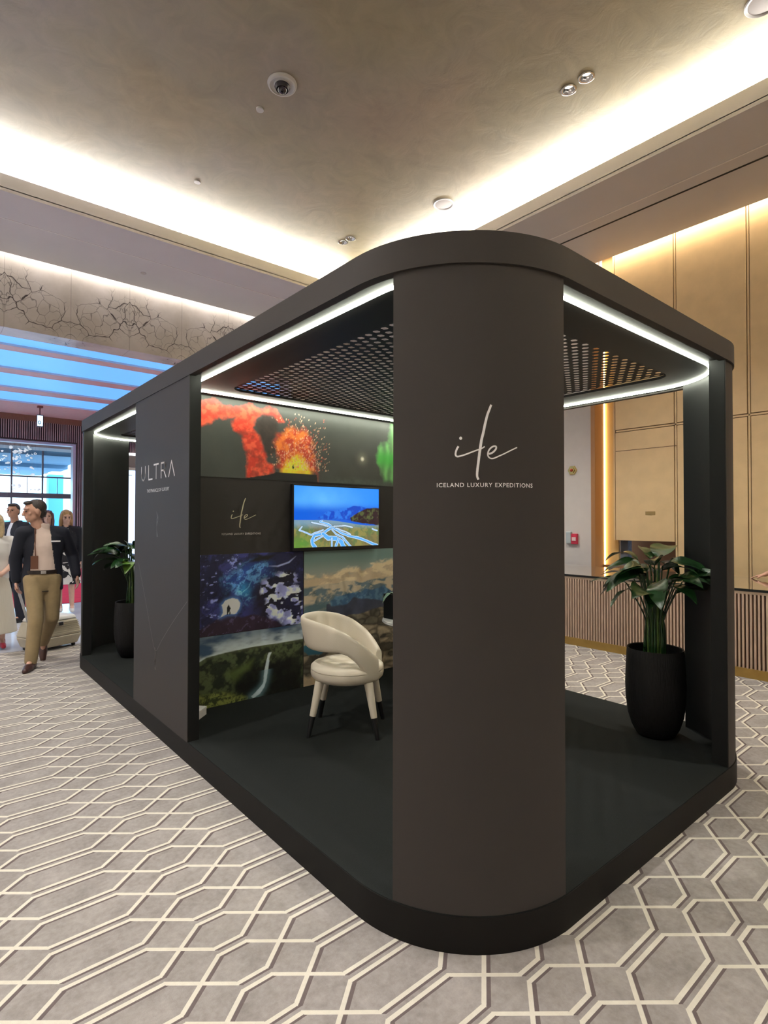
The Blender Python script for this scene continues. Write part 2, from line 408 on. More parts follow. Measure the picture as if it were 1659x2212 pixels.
# ------------------------------------------------------------------ ceiling fittings
def downlight(x, y, z, label=None, grp=None, w=0, lit=True):
    t = empty('downlight', (x, y, z)); tag(t, label, 'downlight', grp)
    bm = bmesh.new(); lathe(bm, [(.062, .0), (.078, .0), (.080, -.006), (.070, -.010), (.060, -.008)], n=32); fin(bm, 'trim_ring', M_chrome, t, smooth=True)
    bm = bmesh.new(); n = 10
    a = [bm.verts.new((.064*math.cos(2*PI*i/n), .064*math.sin(2*PI*i/n), -.008)) for i in range(n)]
    b = [bm.verts.new((.036*math.cos(2*PI*i/n), .036*math.sin(2*PI*i/n), .045)) for i in range(n)]
    for i in range(n): bm.faces.new((a[i], a[(i+1) % n], b[(i+1) % n], b[i]))
    fin(bm, 'reflector', M_chrome, t)
    bm = bmesh.new(); lathe(bm, [(.0, .040), (.035, .040), (.035, .046), (0, .046)], n=24); fin(bm, 'lens', M_lamp, t)
    if w:
        l = bpy.data.lights.new('downlight_beam', 'SPOT'); l.energy = w; l.color = (1, .95, .90); l.spot_size = math.radians(110); l.spot_blend = .7; l.shadow_soft_size = .04
        o = bpy.data.objects.new('downlight_beam', l); COL.objects.link(o); o.location = (x, y, z-.02)
    return t
DL = 150
downlight(5.13, 3.13, ZC, 'recessed downlight with faceted chrome cone, nearer of the pair by the bright cove', w=DL)
downlight(5.12, 2.925, ZC, 'recessed downlight with faceted chrome cone, further into the corner of its pair', w=DL)
downlight(5.20, 7.205, ZC, 'small recessed downlight just above the booth corner, outer one of its pair', w=DL)
downlight(5.225, 7.03, ZC, 'small recessed downlight just above the booth corner, inner one of its pair', w=DL)
for x, y in ((1.15, 1.95), (1.32, 2.08), (.53, 4.35), (.53, 4.15), (5.13, -1.1), (5.13, -1.3), (-1.2, -1.2), (-1.4, -1.2), (-5.0, 3.0), (-5.0, 2.8), (-5.0, 7.2), (-5, 7.0), (-5, -1.2), (-5, -1.4), (-1.2, 3.2), (-1.4, 3.2), (-.9, 7.2), (-1.1, 7.2)):  # unseen lamps: first two pairs read from shadows, rest added for ambient light
    downlight(x, y, ZC, 'unseen recessed chrome downlight elsewhere in the tray ceiling', 'downlights outside the view', w=DL*(.62 if -1 < x < 2 and y > 1 else 1))

# round pockets cut in the ceiling for the lamps
bm = bmesh.new()
for o in [o for o in COL.objects if o.name.split('.')[0] == 'downlight']: lathe(bm, [(0, -.02), (.066, -.02), (.066, .062), (0, .062)], n=32, c=(o.location.x, o.location.y))
for v in bm.verts: v.co.z += ZC
cut = fin(bm, 'cutter', M_edge)
ce = bpy.data.objects['ceiling']; md = ce.modifiers.new('b', 'BOOLEAN'); md.operation = 'DIFFERENCE'; md.object = cut; md.solver = 'EXACT'
me = bpy.data.meshes.new_from_object(ce.evaluated_get(bpy.context.evaluated_depsgraph_get()))
ce.modifiers.clear(); ce.data = me; bpy.data.objects.remove(cut)

t = tag(empty('dome_camera', (2.82, 4.97, ZC)), 'round white dome security camera with dark lens in ceiling', 'camera')
bm = bmesh.new(); lathe(bm, [(.0, 0), (.145, 0), (.150, -.012), (.140, -.035), (.125, -.040), (.118, -.028), (.085, -.022), (.078, -.030), (0, -.030)], n=48); fin(bm, 'housing', M_whitep, t, smooth=True)
bm = bmesh.new(); lathe(bm, [(.076, -.030), (.078, -.045), (.062, -.072), (.058, -.060), (.055, -.030)], n=40); fin(bm, 'collar', mat('black_collar', (.02, .015, .02), .3), t, smooth=True)
bm = bmesh.new(); lathe(bm, [(.054, -.030), (.056, -.050), (.050, -.075), (.034, -.096), (.015, -.106), (0, -.108)], n=32); fin(bm, 'lens_dome', M_darkgl, t, smooth=True)
def disc(name, x, y, z, r, h, label, cat, m=M_whitep):
    bm = bmesh.new(); lathe(bm, [(0, 0), (r, 0), (r, -h*.6), (r*.93, -h), (0, -h)], n=40)
    o = fin(bm, name, m, smooth=True, loc=(x, y, z)); tag(o, label, cat); return o
disc('sprinkler_cap', 2.815, 5.44, ZC, .042, .018, 'small round cover plate beside the dome camera', 'cover plate')
disc('sprinkler_cap', 2.80, 7.155, ZC, .042, .012, 'small round cover plate between the dome camera and the bright cove', 'cover plate')
disc('sprinkler_cap', 2.796, 9.39, ZS, .045, .010, 'small round cover plate set in the lower soffit', 'cover plate', mat('taupe_cap', (.50, .44, .42), .5))
def speaker(x, y, label):
    t = tag(empty('ceiling_speaker', (x, y, ZC)), label, 'speaker')
    bm = bmesh.new(); lathe(bm, [(.115, 0), (.145, 0), (.145, -.008), (.138, -.014), (.128, -.012), (.118, -.006)], n=48); fin(bm, 'rim', M_whitep, t, smooth=True)
    bm = bmesh.new(); lathe(bm, [(0, -.009), (.10, -.007), (.125, -.003)], n=48); fin(bm, 'grille', mat('speaker_grille', (.42, .37, .33), .6, bump=.3, bscale=600), t, smooth=True)
speaker(5.65, 5.415, 'round grey ceiling speaker just above the booth roof corner')
speaker(5.54, 1.51, 'round grey ceiling speaker cut by the upper edge of the view')

# ------------------------------------------------------------------ the exhibition booth
BX0, BY0, BX1, BY1, BR = 1.373, 1.206, 4.29, 7.237, .60
ZP, ZF, ZT = .134, 2.54, 2.66
PY = 4.20                                   # partition centre line
booth = tag(empty('exhibition_booth', (0, 0, 0)), 'black rounded exhibition booth with curved corner columns and glowing roof strips', 'exhibition booth')
bm = bmesh.new(); prism(bm, rrect(BX0, BY0, BX1, BY1, BR, 20), 0, ZP)
fin(bm, 'platform', M_black, booth, smooth=True, angle=40)
bm = bmesh.new(); prism(bm, rrect(BX0+.004, BY0+.004, BX1-.004, BY1-.004, BR-.004, 20), ZP, ZP+.002)
fin(bm, 'platform_carpet', M_blackp, booth)
# roof: outer band, with a sheet that has two perforated fields
bm = bmesh.new(); ringprism(bm, rrect(BX0-.004, BY0-.004, BX1+.004, BY1+.004, BR+.004, 20), rrect(BX0+.04, BY0+.04, BX1-.04, BY1-.04, BR-.04, 20), ZF, ZT)
fin(bm, 'fascia', M_panel, booth, smooth=True, angle=40)
IN = .40
f1 = (BX0+IN, BY0+IN, BX1-IN, PY-.30); f2 = (BX0+IN, PY+.42, BX1-IN, BY1-IN)
bm = bmesh.new()
inner = rrect(BX0+.04, BY0+.04, BX1-.04, BY1-.04, BR-.04, 20)
def frame_half(y0, y1, f, side):
    # roof sheet from y0 to y1 round a rectangular field f
    x0, x1 = BX0+.04, BX1-.04; r = BR-.04
    if side == 0: o = rrect(x0, y0, x1, y1, [r, r, .001, .001], 12)
    else: o = rrect(x0, y0, x1, y1, [.001, .001, r, r], 12)
    i = rrect(*f, .12, 12)
    ringprism(bm, o, i, ZF+.012, ZF+.03)
frame_half(BY0+.04, PY, f1, 0); frame_half(PY, BY1-.04, f2, 1)
fin(bm, 'roof_sheet', M_black, booth)
def perforated(f, name):
    x0, y0, x1, y1 = f[0]-.02, f[1]-.02, f[2]+.02, f[3]+.02
    bm = bmesh.new(); P = .066; dx = P*math.sqrt(3)/2*1.0
    cols = int((x1-x0)/(P*.8660)); rows = int((y1-y0)/P)
    z = ZF+.03; R1 = P/math.sqrt(3)
    for i in range(cols):
        for j in range(rows):
            cx = x0+(i+.5)*P*.8660; cy = y0+(j+.5+.5*(i % 2))*P
            A = [bm.verts.new((cx+R1*math.cos(k*PI/3), cy+R1*math.sin(k*PI/3), z)) for k in range(6)]
            B = [bm.verts.new((cx+R1*.58*math.cos(k*PI/3), cy+R1*.58*math.sin(k*PI/3), z)) for k in range(6)]
            D = [bm.verts.new((p.co.x, p.co.y, z+.0025)) for p in B]
            for k in range(6):
                l = (k+1) % 6
                bm.faces.new((A[k], A[l], B[l], B[k])); bm.faces.new((B[k], B[l], D[l], D[k]))
    bmesh.ops.remove_doubles(bm, verts=bm.verts, dist=.001)
    fin(bm, name, M_edge, booth)
perforated(f1, 'perforated_panel'); perforated(f2, 'perforated_panel')
# curved corner columns: quarter shells
def arcpt(c, r, a): return (c[0]+r*math.cos(a), c[1]+r*math.sin(a))
def shell(bm, c, a0, a1, r0, r1, z0, z1, n=28):
    o = [arcpt(c, r1, a0+(a1-a0)*i/n) for i in range(n+1)]; i_ = [arcpt(c, r0, a0+(a1-a0)*i/n) for i in range(n, -1, -1)]
    prism(bm, o+i_, z0, z1)
RAD = math.radians
CORN = [((BX0+BR, BY0+BR), RAD(198.4), RAD(267.3)), ((BX1-BR, BY0+BR), RAD(268), RAD(341.6)), ((BX1-BR, BY1-BR), RAD(0), RAD(90)), ((BX0+BR, BY1-BR), RAD(90), RAD(180))]
cols = []
for c, a0, a1 in CORN:
    bm = bmesh.new(); shell(bm, c, a0, a1, BR-.095, BR-.006, ZP, ZF+.012)
    o = fin(bm, 'corner_column', M_panel, booth, smooth=True, angle=40); cols.append(o)
    bm = bmesh.new(); shell(bm, c, a0-.004, a1+.004, BR-.097, BR-.010, ZP, ZF+.010)
    fin(bm, 'column_lining', M_edge, o, smooth=True, angle=40)
# side panels at the partition, and the partition wall
for xa, xb, xo in ((BX0, BX0+.078, BX0), (BX1-.078, BX1, BX1)):
    o = box('side_panel', xa, xb, 3.617, 4.782, ZP, ZF+.012, M_panel, booth)
    if xa == BX0: SIDE = o
bm = bmesh.new(); bx(bm, BX0+.003, BX0+.0785, 3.6155, 3.618, ZP, ZF+.01); fin(bm, 'panel_lining', M_edge, SIDE)
PART = box('partition', BX0+.078, BX1-.078, PY-.03, PY+.03, ZP, ZF+.012, M_panel, booth)
# LED profiles
def rring(pts, w, z0, z1, name):
    n = len(pts); bm = bmesh.new(); rows = []
    for i in range(n):
        p0, p1, p2 = Vector(pts[i-1]), Vector(pts[i]), Vector(pts[(i+1) % n])
        t = ((p1-p0).normalized()+(p2-p1).normalized()).normalized(); nn = Vector((-t.y, t.x))
        rows.append([bm.verts.new((p1.x+nn.x*s, p1.y+nn.y*s, z)) for s, z in ((-w/2, z1), (w/2, z1), (w/2, z0), (-w/2, z0))])
    for i in range(n):
        a, b = rows[i], rows[(i+1) % n]
        for k in range(4): bm.faces.new((a[k], a[(k+1) % 4], b[(k+1) % 4], b[k]))
    return fin(bm, name, M_led, booth, smooth=True, angle=50)
def dedupe(p):
    o = []
    for q_ in p:
        if not o or (Vector(q_)-Vector(o[-1])).length > .004: o.append(q_)
    if (Vector(o[0])-Vector(o[-1])).length < .004: o.pop()
    return o
LI = .125
rring(dedupe(rrect(BX0+LI, BY0+LI, BX1-LI, PY-.16, [BR-LI, BR-LI, .02, .02], 16)), .011, ZF+.001, ZF+.013, 'light_strip')
rring(dedupe(rrect(BX0+LI, PY+.16, BX1-LI, BY1-LI, [.02, .02, BR-LI, BR-LI], 16)), .011, ZF+.001, ZF+.013, 'light_strip')

# lettering helpers
def text_mesh(s, size, bold=0, space=1.0, word=1.0):
    cu = bpy.data.curves.new('t', 'FONT'); cu.body = s; cu.size = size; cu.space_character = space; cu.space_word = word; cu.offset = bold; cu.resolution_u = 3
    o = bpy.data.objects.new('t', cu); COL.objects.link(o)
    me = bpy.data.meshes.new_from_object(o.evaluated_get(bpy.context.evaluated_depsgraph_get()))
    bpy.data.objects.remove(o); return me
def place_flat(me, fn, name, m, parent):
    """fn maps (u, v) in text space to a 3D point"""
    for v in me.vertices: v.co = fn(v.co.x, v.co.y)
    me.name = name; return link(name, me, m, parent)
def ribbon(bm, pts, wid, fn, n=5):
    P = catmull([(p[0], p[1], 0) for p in pts], n); N_ = len(P)
    rows = []
    for i, p in enumerate(P):
        t = (P[min(i+1, N_-1)]-P[max(i-1, 0)]).normalized(); nn = Vector((-t.y, t.x, 0))
        w = wid(i/(N_-1)) if callable(wid) else wid
        rows.append([bm.verts.new(fn(*(p+nn*w/2)[:2])), bm.verts.new(fn(*(p-nn*w/2)[:2]))])
    for a, b in zip(rows, rows[1:]): bm.faces.new((a[0], a[1], b[1], b[0]))
LOGO = {"t": [[0.5746, 2.0117], [0.5678, 1.9941], [0.5596, 1.9725], [0.5514, 1.9401], [0.5446, 1.9078], [0.5378, 1.8809], [0.5324, 1.8459], [0.5296, 1.8271], [0.5256, 1.7949], [0.5221, 1.7681], [0.521, 1.752], [0.522, 1.7427], [0.5263, 1.7333]], "i": [[0.4524, 1.8571], [0.447, 1.8491], [0.4422, 1.8357], [0.4417, 1.825], [0.447, 1.8195], [0.4577, 1.8207], [0.4763, 1.8259], [0.4976, 1.8339], [0.5189, 1.8419], [0.5377, 1.8486], [0.5499, 1.8562]], "e": [[0.5648, 1.8287], [0.5784, 1.8334], [0.5909, 1.8452], [0.5936, 1.8546], [0.5881, 1.8578], [0.5771, 1.8544], [0.5662, 1.8435], [0.5615, 1.83], [0.5634, 1.8193], [0.5716, 1.8127], [0.5839, 1.8128], [0.6005, 1.8198], [0.623, 1.8296], [0.6488, 1.8424], [0.6768, 1.8555]]}
def script_logo(fn, sx=1, sy=1, k=1):
    bm = bmesh.new()
    f = lambda u, v: fn((u-.557)*sx, (v-1.706)*sy)
    ribbon(bm, LOGO['t'], lambda t: (.0080+.0020*math.sin(PI*min(1, t*1.1)))*k, f)
    ribbon(bm, LOGO['i'], lambda t: (.0076-.0032*t)*k, f); ribbon(bm, LOGO['e'], lambda t: (.0072-.0030*t)*k, f)
    c = bm.verts.new(f(.4604, 1.8871)); rr = [bm.verts.new(f(.4604+.0055*k*math.cos(a*PI/6), 1.8871+.0062*k*math.sin(a*PI/6))) for a in range(12)]
    for i in range(12): bm.faces.new((c, rr[i], rr[(i+1) % 12]))
    return bm
cc = CORN[0][0]
def on_col(s, z, off=-.0045):
    a = s/BR; return Vector((cc[0]-(BR+off)*math.cos(a), cc[1]-(BR+off)*math.sin(a), z))
bm = script_logo(lambda u, v: on_col(.557+u, 1.706+v)); fin(bm, 'script_lettering', M_signw, cols[0])
me = text_mesh('ICELAND LUXURY EXPEDITIONS', .0212, bold=.0002, space=1.16)
xs = [v.co.x for v in me.vertices]; w = max(xs)-min(xs); x0 = min(xs)
place_flat(me, lambda u, v: on_col(.3713+(u-x0)/w*.372, 1.7062+v*1.04), 'lettering', M_signw, cols[0])
# wordmark on the left side panel (reads towards -y)
def on_side(y, z): return Vector((BX0-.0015, y, z))
LETT = {}
def stroke(pts, w=.012, k='U'):
    bm = LETT.setdefault(k, bmesh.new())
    for a, b in zip(pts, pts[1:]):
        a, b = Vector(a), Vector(b); t = (b-a).normalized(); n = Vector((-t.y, t.x))*w/2; e = t*w*.5
        vs = [bm.verts.new(on_side(4.615-p.x, 1.895+p.y)) for p in (a-e+n, b+e+n, b+e-n, a-e-n)]
        bm.faces.new(vs)
H = .105
U = [(0, H), (0, .045)]+[(.048-.048*math.cos(a*PI/8), .045-.045*math.sin(a*PI/8)) for a in range(9)]+[(.096, .045), (.096, H)]
stroke(U); stroke([(.175, H), (.175, 0), (.262, 0)], k='L')
stroke([(.30, H), (.40, H)], k='T'); stroke([(.35, H), (.35, 0)], .009, 'T')
stroke([(.46, 0), (.46, H), (.525, H)]+[(.525+.027*math.sin(a*PI/6), .078+.027*math.cos(a*PI/6)) for a in range(7)]+[(.46, .051)], k='R'); stroke([(.515, .051), (.562, 0)], k='R')
stroke([(.62, 0), (.675, H), (.733, 0)], k='A')
for k in 'ULTRA': fin(LETT[k], 'letter', M_letter, SIDE)
me = text_mesh('THE PINNACLE OF LUXURY', .036, space=1.1); xs = [v.co.x for v in me.vertices]; w = max(xs)-min(xs)
place_flat(me, lambda u, v: on_side(4.475-u/w*.49, 1.795+v), 'lettering', M_letter, SIDE)
FAINT = mat('faint_bronze', (.10, .085, .07), .4, .3)
bm = bmesh.new(); f = lambda u, v: on_side(4.23-u, 1.56+v)
for k in range(5): ribbon(bm, [(-.02+.01*k, .09-.01*k), (.018*math.sin(k), .03), (-.012, -.04+.01*k), (.015-.006*k, -.10)], .003, f)
fin(bm, 'emblem', FAINT, SIDE)
bm = bmesh.new(); f = lambda u, v: on_side(4.25-u, .62+v)
ribbon(bm, [(-.42, .62), (-.25, .36), (-.1, .12), (0, 0), (.14, .10), (.36, .26), (.62, .43)], .0035, f)
for k in range(5): ribbon(bm, [(-.02+.008*k, .02), (.014*math.sin(2*k), -.04), (-.01, -.08), (.004*k-.008, -.14)], .003, f)
fin(bm, 'necklace_drawing', FAINT, SIDE)

# ------------------------------------------------------------------ printed pictures, computed point by point
D = json.loads(r'''{"v_red":[[1.619,2.484],[1.761,2.517],[1.94,2.49],[2.097,2.53],[2.184,2.483],[2.25,2.531],[2.34,2.492],[2.41,2.414],[2.341,2.421],[2.273,2.454],[2.184,2.463],[2.119,2.425],[2.119,2.336],[2.185,2.254],[2.202,2.176],[2.23,2.078],[2.297,2.043],[2.298,1.982],[1.995,1.917],[2.047,1.968],[2.057,2.047],[2.036,2.162],[2.014,2.257],[1.942,2.307],[1.931,2.354],[1.951,2.405],[1.89,2.397],[1.791,2.395],[1.743,2.333],[1.62,2.31]],"v_or":[[2.285,2.243],[2.364,2.322],[2.457,2.373],[2.638,2.361],[2.676,2.269],[2.702,2.112],[2.715,2.017],[2.366,1.996],[2.342,2.086],[2.319,2.165]],"v_sm":[[2.141,2.408],[2.228,2.468],[2.318,2.439],[2.341,2.36],[2.285,2.253],[2.319,2.165],[2.274,2.122],[2.23,2.138],[2.196,2.235],[2.141,2.339]],"v_ye":[[2.389,2.008],[2.435,2.072],[2.518,2.13],[2.59,2.104],[2.652,2.013]],"v_hill":[[1.995,1.917],[2.275,1.969],[2.366,2.006],[2.459,2.027],[2.542,2.033],[2.64,2.002],[2.728,1.994],[2.754,1.794],[1.914,1.77]],"v_fig":[[2.481,2.067],[2.491,2.068],[2.493,2.03],[2.479,2.029]],"v_moon":[[3.24,2.167]],"v_sp":[[2.421,2.472],[2.713,2.507],[2.74,2.018],[2.389,1.998]],"v_au":[[3.432,2.28],[3.477,2.325],[3.57,2.363],[3.6,2.652],[3.777,2.674],[3.778,1.945],[3.524,1.969],[3.478,2.049],[3.432,2.163]],"c_blue":[[1.869,1.13],[1.945,1.179],[2.061,1.228],[2.162,1.241],[2.265,1.205],[2.301,1.128],[2.231,1.07],[2.129,1.028],[2.103,0.944],[2.063,0.911],[1.998,0.953],[1.946,1.006],[1.882,1.058]],"c_cy":[[1.971,1.016],[2.029,1.078],[2.076,1.068],[2.089,1.006],[2.056,0.96],[1.997,0.978]],"c_wh":[[1.849,0.92],[1.883,0.952],[1.933,0.962],[1.978,0.955],[2.003,0.917],[1.992,0.87],[1.96,0.84],[1.896,0.844],[1.84,0.826],[1.859,0.86]],"c_fig":[[1.89,0.892],[1.905,0.92],[1.918,0.895],[1.926,0.882],[1.916,0.877],[1.923,0.838],[1.912,0.839],[1.907,0.867],[1.901,0.837],[1.892,0.838],[1.889,0.874]],"c_gr":[[1.631,0.724],[1.785,0.797],[1.859,0.836],[1.922,0.839],[2.011,0.808],[2.13,0.819],[2.268,0.767],[2.338,0.734],[2.403,0.688],[1.632,0.644]],"c_ice":[[2.197,1.078],[2.273,1.098],[2.308,1.121],[2.351,1.144],[2.467,1.169],[2.534,1.1],[2.565,1.066],[2.482,1.039],[2.58,0.993],[2.582,0.686],[2.403,0.688],[2.353,0.739],[2.268,0.779],[2.219,0.834],[2.232,0.908],[2.19,0.986]],"c_arc":[[2.251,1.204],[2.336,1.203],[2.444,1.231],[2.518,1.276],[2.452,1.221],[2.343,1.193]],"c_dk":[[2.075,1.245],[2.162,1.291],[2.314,1.297],[2.265,1.252]],"w_line":[[1.633,0.485],[1.656,0.493],[1.727,0.527],[1.892,0.543],[2.132,0.555],[2.339,0.551],[2.582,0.556]],"w_can":[[2.001,0.388],[2.201,0.404],[2.412,0.42],[2.583,0.445],[2.584,0.087],[2.271,0.124],[2.068,0.159],[1.951,0.242],[1.95,0.331]],"w_g1":[[1.862,0.365],[2.001,0.412],[2.119,0.46],[2.093,0.385],[1.95,0.302]],"w_g2":[[1.635,0.246],[1.813,0.245],[2.015,0.182],[2.081,0.132],[1.73,0.112],[1.636,0.133]],"w_fall":[[2.259,0.484],[2.287,0.483],[2.269,0.442],[2.255,0.345],[2.239,0.248],[2.222,0.208],[2.181,0.161],[2.121,0.136],[2.101,0.158],[2.174,0.205],[2.212,0.253],[2.221,0.344],[2.24,0.434]],"b_m1":[[2.875,0.852],[2.931,0.893],[3.13,0.911],[3.234,0.914],[3.279,0.94],[3.355,0.922],[3.457,0.939],[3.513,0.953],[3.545,0.926],[3.643,0.869],[3.847,0.878],[3.847,0.623],[2.876,0.785]],"b_m2":[[2.835,0.828],[2.862,0.834],[2.889,0.806],[3.058,0.807],[3.145,0.866],[3.249,0.848],[3.457,0.817],[3.594,0.774],[3.847,0.782],[3.847,0.496],[2.835,0.676]],"b_cl":[[2.578,1.087],[2.578,0.999],[2.579,0.852],[2.579,0.76]],"b_wat":[[2.574,0.489],[2.716,0.499],[2.891,0.466],[2.782,0.392],[2.651,0.407],[2.574,0.457]],"b_h":[[2.58,0.662],[2.58,0.543],[2.582,0.217]],"t_m":[[2.697,1.606],[2.805,1.669],[2.888,1.67],[2.952,1.697],[3.031,1.696],[3.082,1.717],[3.179,1.719],[3.233,1.699],[3.404,1.705],[3.405,1.536],[2.988,1.593],[2.724,1.592]],"t_b":[[3.046,1.608],[3.134,1.656],[3.24,1.699],[3.404,1.702],[3.405,1.536],[3.172,1.561],[3.061,1.578]],"t_h":[[2.439,1.648],[2.439,1.6],[2.439,1.572]],"t_r":[[[2.751,1.595],[2.717,1.573],[2.805,1.553],[2.847,1.527],[2.751,1.471],[2.658,1.45],[2.638,1.411],[2.641,1.378],[2.671,1.349]],[[2.631,1.567],[2.805,1.533]],[[2.847,1.527],[2.945,1.474],[3.025,1.444],[3.172,1.418],[3.366,1.347]],[[2.751,1.465],[2.806,1.43],[2.889,1.423],[2.953,1.393],[2.974,1.34]],[[2.847,1.504],[2.889,1.463],[2.967,1.433],[2.996,1.398],[3.054,1.346]],[[2.534,1.529],[2.509,1.501],[2.631,1.461],[2.664,1.472],[2.751,1.499]],[[2.658,1.405],[2.751,1.448]],[[2.868,1.532],[2.988,1.538],[3.075,1.52]],[[2.889,1.515],[2.988,1.485],[3.054,1.455]],[[3.31,1.506],[3.365,1.49]],[[2.847,1.424],[2.847,1.349]],[[2.917,1.422],[2.889,1.348]]]}''')
rng = np.random.default_rng(7)
def vnoise(u, v, seed=0):
    r = np.random.default_rng(seed); T = r.random((64, 64))
    iu = np.floor(u).astype(int); iv = np.floor(v).astype(int); fu = u-iu; fv = v-iv
    fu = fu*fu*(3-2*fu); fv = fv*fv*(3-2*fv); iu &= 63; iv &= 63; ju = (iu+1) & 63; jv = (iv+1) & 63
    return (T[iu, iv]*(1-fu)+T[ju, iv]*fu)*(1-fv)+(T[iu, jv]*(1-fu)+T[ju, jv]*fu)*fv
def fbm(u, v, s, seed=0, o=5, ax=1, ay=1):
    r = 0; a = .5; t = 0
    for k in range(o): r = r+a*vnoise(u*s*ax+17*k, v*s*ay+31*k, seed+k); t += a; a *= .55; s *= 2
    return r/t
def inpoly(u, v, P):
    c = np.zeros(u.shape, bool); n = len(P)
    for i in range(n):
        x1, y1 = P[i]; x2, y2 = P[(i+1) % n]
        if y1 == y2: continue
        k = ((y1 > v) != (y2 > v)) & (u < (x2-x1)*(v-y1)/(y2-y1)+x1); c ^= k
    return c
def pdist(u, v, P, closed=False):
    d = np.full(u.shape, 9.); n = len(P)
    for i in range(n if closed else n-1):
        ax, ay = P[i]; bx_, by = P[(i+1) % n]; dx, dy = bx_-ax, by-ay; L2 = dx*dx+dy*dy+1e-12
        t = np.clip(((u-ax)*dx+(v-ay)*dy)/L2, 0, 1); d = np.minimum(d, np.hypot(u-ax-t*dx, v-ay-t*dy))
    return d
def soft(u, v, P, w, wob=0, s=30, seed=3):
    uu = u+wob*(fbm(u, v, s, seed)-.5)*2; vv = v+wob*(fbm(u, v, s, seed+50)-.5)*2
    d = pdist(uu, vv, P, True); ins = inpoly(uu, vv, P); sd = np.where(ins, d, -d)
    return np.clip(sd/w+.5, 0, 1)
def c3(*c): return np.array(lin(c))
def blend(img, m, col): 
    m = m[..., None]; return img*(1-m)+col*m
def ssl(x, a, b): t = np.clip((x-a)/(b-a), 0, 1); return t*t*(3-2*t)
def print_mesh(name, x0, x1, z0, z1, y, fn, m, step, parent=None, thick=.004):
    nx = int((x1-x0)/step)+1; nz = int((z1-z0)/step)+1
    X = np.linspace(x0, x1, nx); Z = np.linspace(z0, z1, nz); U, V = np.meshgrid(X, Z, indexing='ij')
    img = np.clip(fn(U, V)*{'screen': 1, 'volcano': 1.3, 'cave': 1.9, 'falls': 1.6, 'beach': 1.35}[fn.__name__], 0, 1)
    me = bpy.data.meshes.new(name); co = np.stack([U, np.full(U.shape, y), V], -1).reshape(-1, 3)
    i, j = np.meshgrid(np.arange(nx-1), np.arange(nz-1), indexing='ij'); a = (i*nz+j).ravel()
    F = np.stack([a, a+nz, a+nz+1, a+1], -1)
    # a thin back so the print has thickness
    c8 = [(x0, y, z0), (x1, y, z0), (x1, y, z1), (x0, y, z1), (x0, y+thick, z0), (x1, y+thick, z0), (x1, y+thick, z1), (x0, y+thick, z1)]
    n0 = len(co); faces = F.tolist()+[[n0+k for k in f_] for f_ in ((0, 4, 5, 1), (1, 5, 6, 2), (2, 6, 7, 3), (3, 7, 4, 0), (4, 7, 6, 5))]
    me.from_pydata(np.vstack([co, c8]).tolist(), [], faces)
    at = me.color_attributes.new('Picture', 'FLOAT_COLOR', 'POINT')
    cl = np.ones((len(co)+8, 4), np.float32); cl[:len(co), :3] = img.reshape(-1, 3); cl[len(co):, :3] = .03
    at.data.foreach_set('color', cl.ravel()); me.materials.append(m)
    return link(name, me, None, parent)
def pic_mat(name, emit=0, rough=.45):
    m = mat(name, (.5, .5, .5), rough); nt = m.node_tree; b = nt.nodes['Principled BSDF']
    a = nt.nodes.new('ShaderNodeVertexColor'); a.layer_name = 'Picture'
    if emit:
        nt.links.new(a.outputs[0], b.inputs['Emission Color']); b.inputs['Emission Strength'].default_value = emit; b.inputs['Base Color'].default_value = (.01, .01, .01, 1)
    else: nt.links.new(a.outputs[0], b.inputs['Base Color'])
    return m
M_print = pic_mat('printed_laminate'); M_scr = pic_mat('screen_picture', .62, .2)

